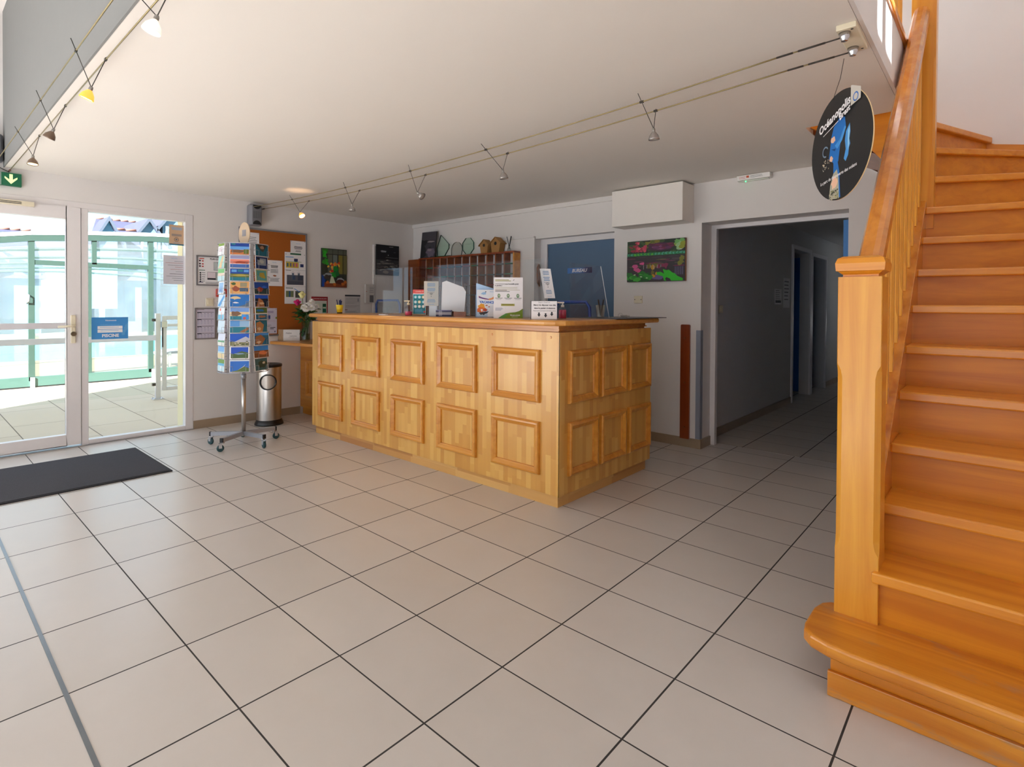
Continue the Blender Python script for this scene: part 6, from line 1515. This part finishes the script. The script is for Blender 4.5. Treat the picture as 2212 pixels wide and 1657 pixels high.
for sx in (-8.25, -7.75):
    for sy in (2.88, 3.5):
        b = B(); b.tube([(sx, sy, ZG + .30), (sx, sy, ZG + .006)], .03, WHITEPL, n=8); b.obj('leg', ln)
# houses
SLATE = M('slate_roof', rgb(60, 60, 80), rough=.7, var=.18, nscale=4); RIDGE = M('ridge_tile', rgb(120, 78, 66), rough=.8); HW = M('house_render', rgb(92, 124, 146), rough=.9); VERGE = M('verge_dark', rgb(70, 76, 88), rough=.6); WIN = M('house_window', rgb(90, 110, 120), rough=.2)
def house(label, x, y0, y1, ze, zr, depth, along=True):
    t = thing('house', label, 'house', (x - depth / 2, (y0 + y1) / 2, ZG), 'slate roofed houses beyond the pool')
    b = B(); b.box(x - depth, y0 + .15, ZG - .012, x, y1 - .15, ze, HW); b.obj('wall', t)
    xm = x - depth / 2
    b = B(); b.prism([(x + .25, y0, ze - .25), (xm, y0, zr), (x - depth - .25, y0, ze - .25)], (0, y1 - y0, 0), SLATE); b.obj('roof', t)
    b = B()
    n = int((y1 - y0) / .35)
    for i in range(n): b.tube([(xm, y0 + (y1 - y0) * i / n, zr), (xm, y0 + (y1 - y0) * (i + .92) / n, zr + .03)], .06, RIDGE, n=6)
    b.obj('ridge_tiles', t)
    return t
def gable(t, x, yc, w, ze, zr, back, win=True):
    """a gable-fronted dormer looking towards the terrace"""
    b = B(); b.prism([(x, yc - w / 2, ze - 3), (x, yc + w / 2, ze - 3), (x, yc + w / 2, ze), (x, yc, zr), (x, yc - w / 2, ze)], (-back, 0, 0), HW); g = b.obj('dormer', t)
    b = B()
    for sg in (-1, 1): b.prism([(x + .15, yc, zr + .18), (x + .15, yc + sg * (w / 2 + .25), ze - .30), (x + .15, yc + sg * (w / 2 + .25), ze - .12 - .35), (x + .15, yc, zr + .02)], (-back - .1, 0, 0), SLATE)
    b.obj('dormer_roof', g)
    b = B()
    for sg in (-1, 1): b.prism([(x + .16, yc, zr + .20), (x + .16, yc + sg * (w / 2 + .27), ze - .28), (x + .16, yc + sg * (w / 2 + .27), ze - .48), (x + .16, yc, zr)], (.03, 0, 0), VERGE)
    b.obj('verge', g)
    if win:
        b = B(); b.box(x, yc - .32, ze - 1.3, x + .04, yc + .32, ze - .15, PVC); fr = b.obj('window', g)
        b = B(); b.box(x + .04, yc - .22, ze - 1.25, x + .05, yc + .22, ze - .25, WIN); b.obj('pane', fr)
h1 = house('long slate roofed house seen above the enclosure through the door', -25, -9, 3.43, 2.4, 4.42, 7)
b = B(); b.box(-26.6, 1.95, 3.95, -26.2, 2.4, 4.1, VERGE); b.obj('roof_window', h1)
gable(h1, -24.7, .9, 2.2, 3.2, 4.2, 2.5, False)
h2 = house('tall slate roofed house with blue gables seen through the window', -27, 6.3, 14.5, 3.0, 5.6, 8)
gable(h2, -25.6, 7.24, .98, 4.35, 5.02, 4)
gable(h2, -25.6, 8.25, .86, 5.05, 5.55, 4)
h3 = house('small slate roofed house with a pointed gable left of the blue gables', -23.6, 5.3, 6.6, 2.4, 4.45, 2.6)
gable(h3, -23.1, 5.15, .62, 3.95, 4.56, 1.6, False)

# ------------------------------------------------------------------ light
w = bpy.data.worlds.new('day_sky'); SC.world = w; w.use_nodes = True
nt = w.node_tree; nt.nodes.clear()
tc = nt.nodes.new('ShaderNodeTexCoord'); sep = nt.nodes.new('ShaderNodeSeparateXYZ'); nt.links.new(tc.outputs['Generated'], sep.inputs[0])
gr = nt.nodes.new('ShaderNodeValToRGB'); nt.links.new(sep.outputs[2], gr.inputs[0])
gr.color_ramp.elements[0].position = 0.0; gr.color_ramp.elements[0].color = (.50, .74, 1.0, 1)
gr.color_ramp.elements[1].position = .6; gr.color_ramp.elements[1].color = (.24, .50, .95, 1)
mp = nt.nodes.new('ShaderNodeMapping'); mp.inputs['Scale'].default_value = (1, 1, 2.6); nt.links.new(tc.outputs['Generated'], mp.inputs[0])
nz = nt.nodes.new('ShaderNodeTexNoise'); nz.inputs['Scale'].default_value = 3.2; nz.inputs['Detail'].default_value = 7; nt.links.new(mp.outputs[0], nz.inputs['Vector'])
cr = nt.nodes.new('ShaderNodeValToRGB'); cr.color_ramp.elements[0].position = .40; cr.color_ramp.elements[1].position = .60; nt.links.new(nz.outputs[0], cr.inputs[0])
mx = nt.nodes.new('ShaderNodeMix'); mx.data_type = 'RGBA'; nt.links.new(cr.outputs[0], mx.inputs[0]); nt.links.new(gr.outputs[0], mx.inputs[6]); mx.inputs[7].default_value = (1.0, 1.0, 1.0, 1)
bg = nt.nodes.new('ShaderNodeBackground'); bg.inputs['Strength'].default_value = SKY_STRENGTH; nt.links.new(mx.outputs[2], bg.inputs[0])
wo = nt.nodes.new('ShaderNodeOutputWorld'); nt.links.new(bg.outputs[0], wo.inputs[0])
sun = bpy.data.lights.new('sun', 'SUN'); sun.energy = SUN_STRENGTH; sun.angle = math.radians(.6); sun.color = (.95, .97, 1)
so = bpy.data.objects.new('sun', sun); COL.objects.link(so)
to_sun = Vector((.50, -.75, .55)).normalized()
so.rotation_euler = (-to_sun).to_track_quat('-Z', 'Y').to_euler(); so.location = (6, -8, 12)

# ------------------------------------------------------------------ camera
f_, yaw, pitch, roll, cy_ = 1184.0, 2.2981, 0.01133, 0.0064, 673.0
fw = Vector((math.cos(yaw) * math.cos(pitch), math.sin(yaw) * math.cos(pitch), -math.sin(pitch)))
r_ = Vector((math.sin(yaw), -math.cos(yaw), 0)); u_ = r_.cross(fw)
r2 = r_ * math.cos(roll) + u_ * math.sin(roll); u2 = u_ * math.cos(roll) - r_ * math.sin(roll)
cam = bpy.data.cameras.new('camera'); co = bpy.data.objects.new('camera', cam); COL.objects.link(co)
co.matrix_world = Matrix(((r2.x, u2.x, -fw.x, 4.3669), (r2.y, u2.y, -fw.y, -.6701), (r2.z, u2.z, -fw.z, 1.1987), (0, 0, 0, 1)))
cam.sensor_fit = 'HORIZONTAL'; cam.sensor_width = 36; cam.lens = f_ * 36 / 2212
cam.shift_x = 0; cam.shift_y = -(828.5 - cy_) / 2212
cam.clip_start = .02; cam.clip_end = 300
SC.camera = co
SC.view_settings.view_transform = 'Standard'; SC.view_settings.look = 'None'; SC.view_settings.gamma = 1.0; SC.view_settings.use_curve_mapping = False
SC.view_settings.exposure = EXPOSURE
cy = SC.cycles
cy.use_denoising = True; cy.max_bounces = 10; cy.diffuse_bounces = 6; cy.glossy_bounces = 4; cy.transparent_max_bounces = 24; cy.transmission_bounces = 4
cy.sample_clamp_indirect = 6.0; cy.caustics_reflective = False; cy.caustics_refractive = False
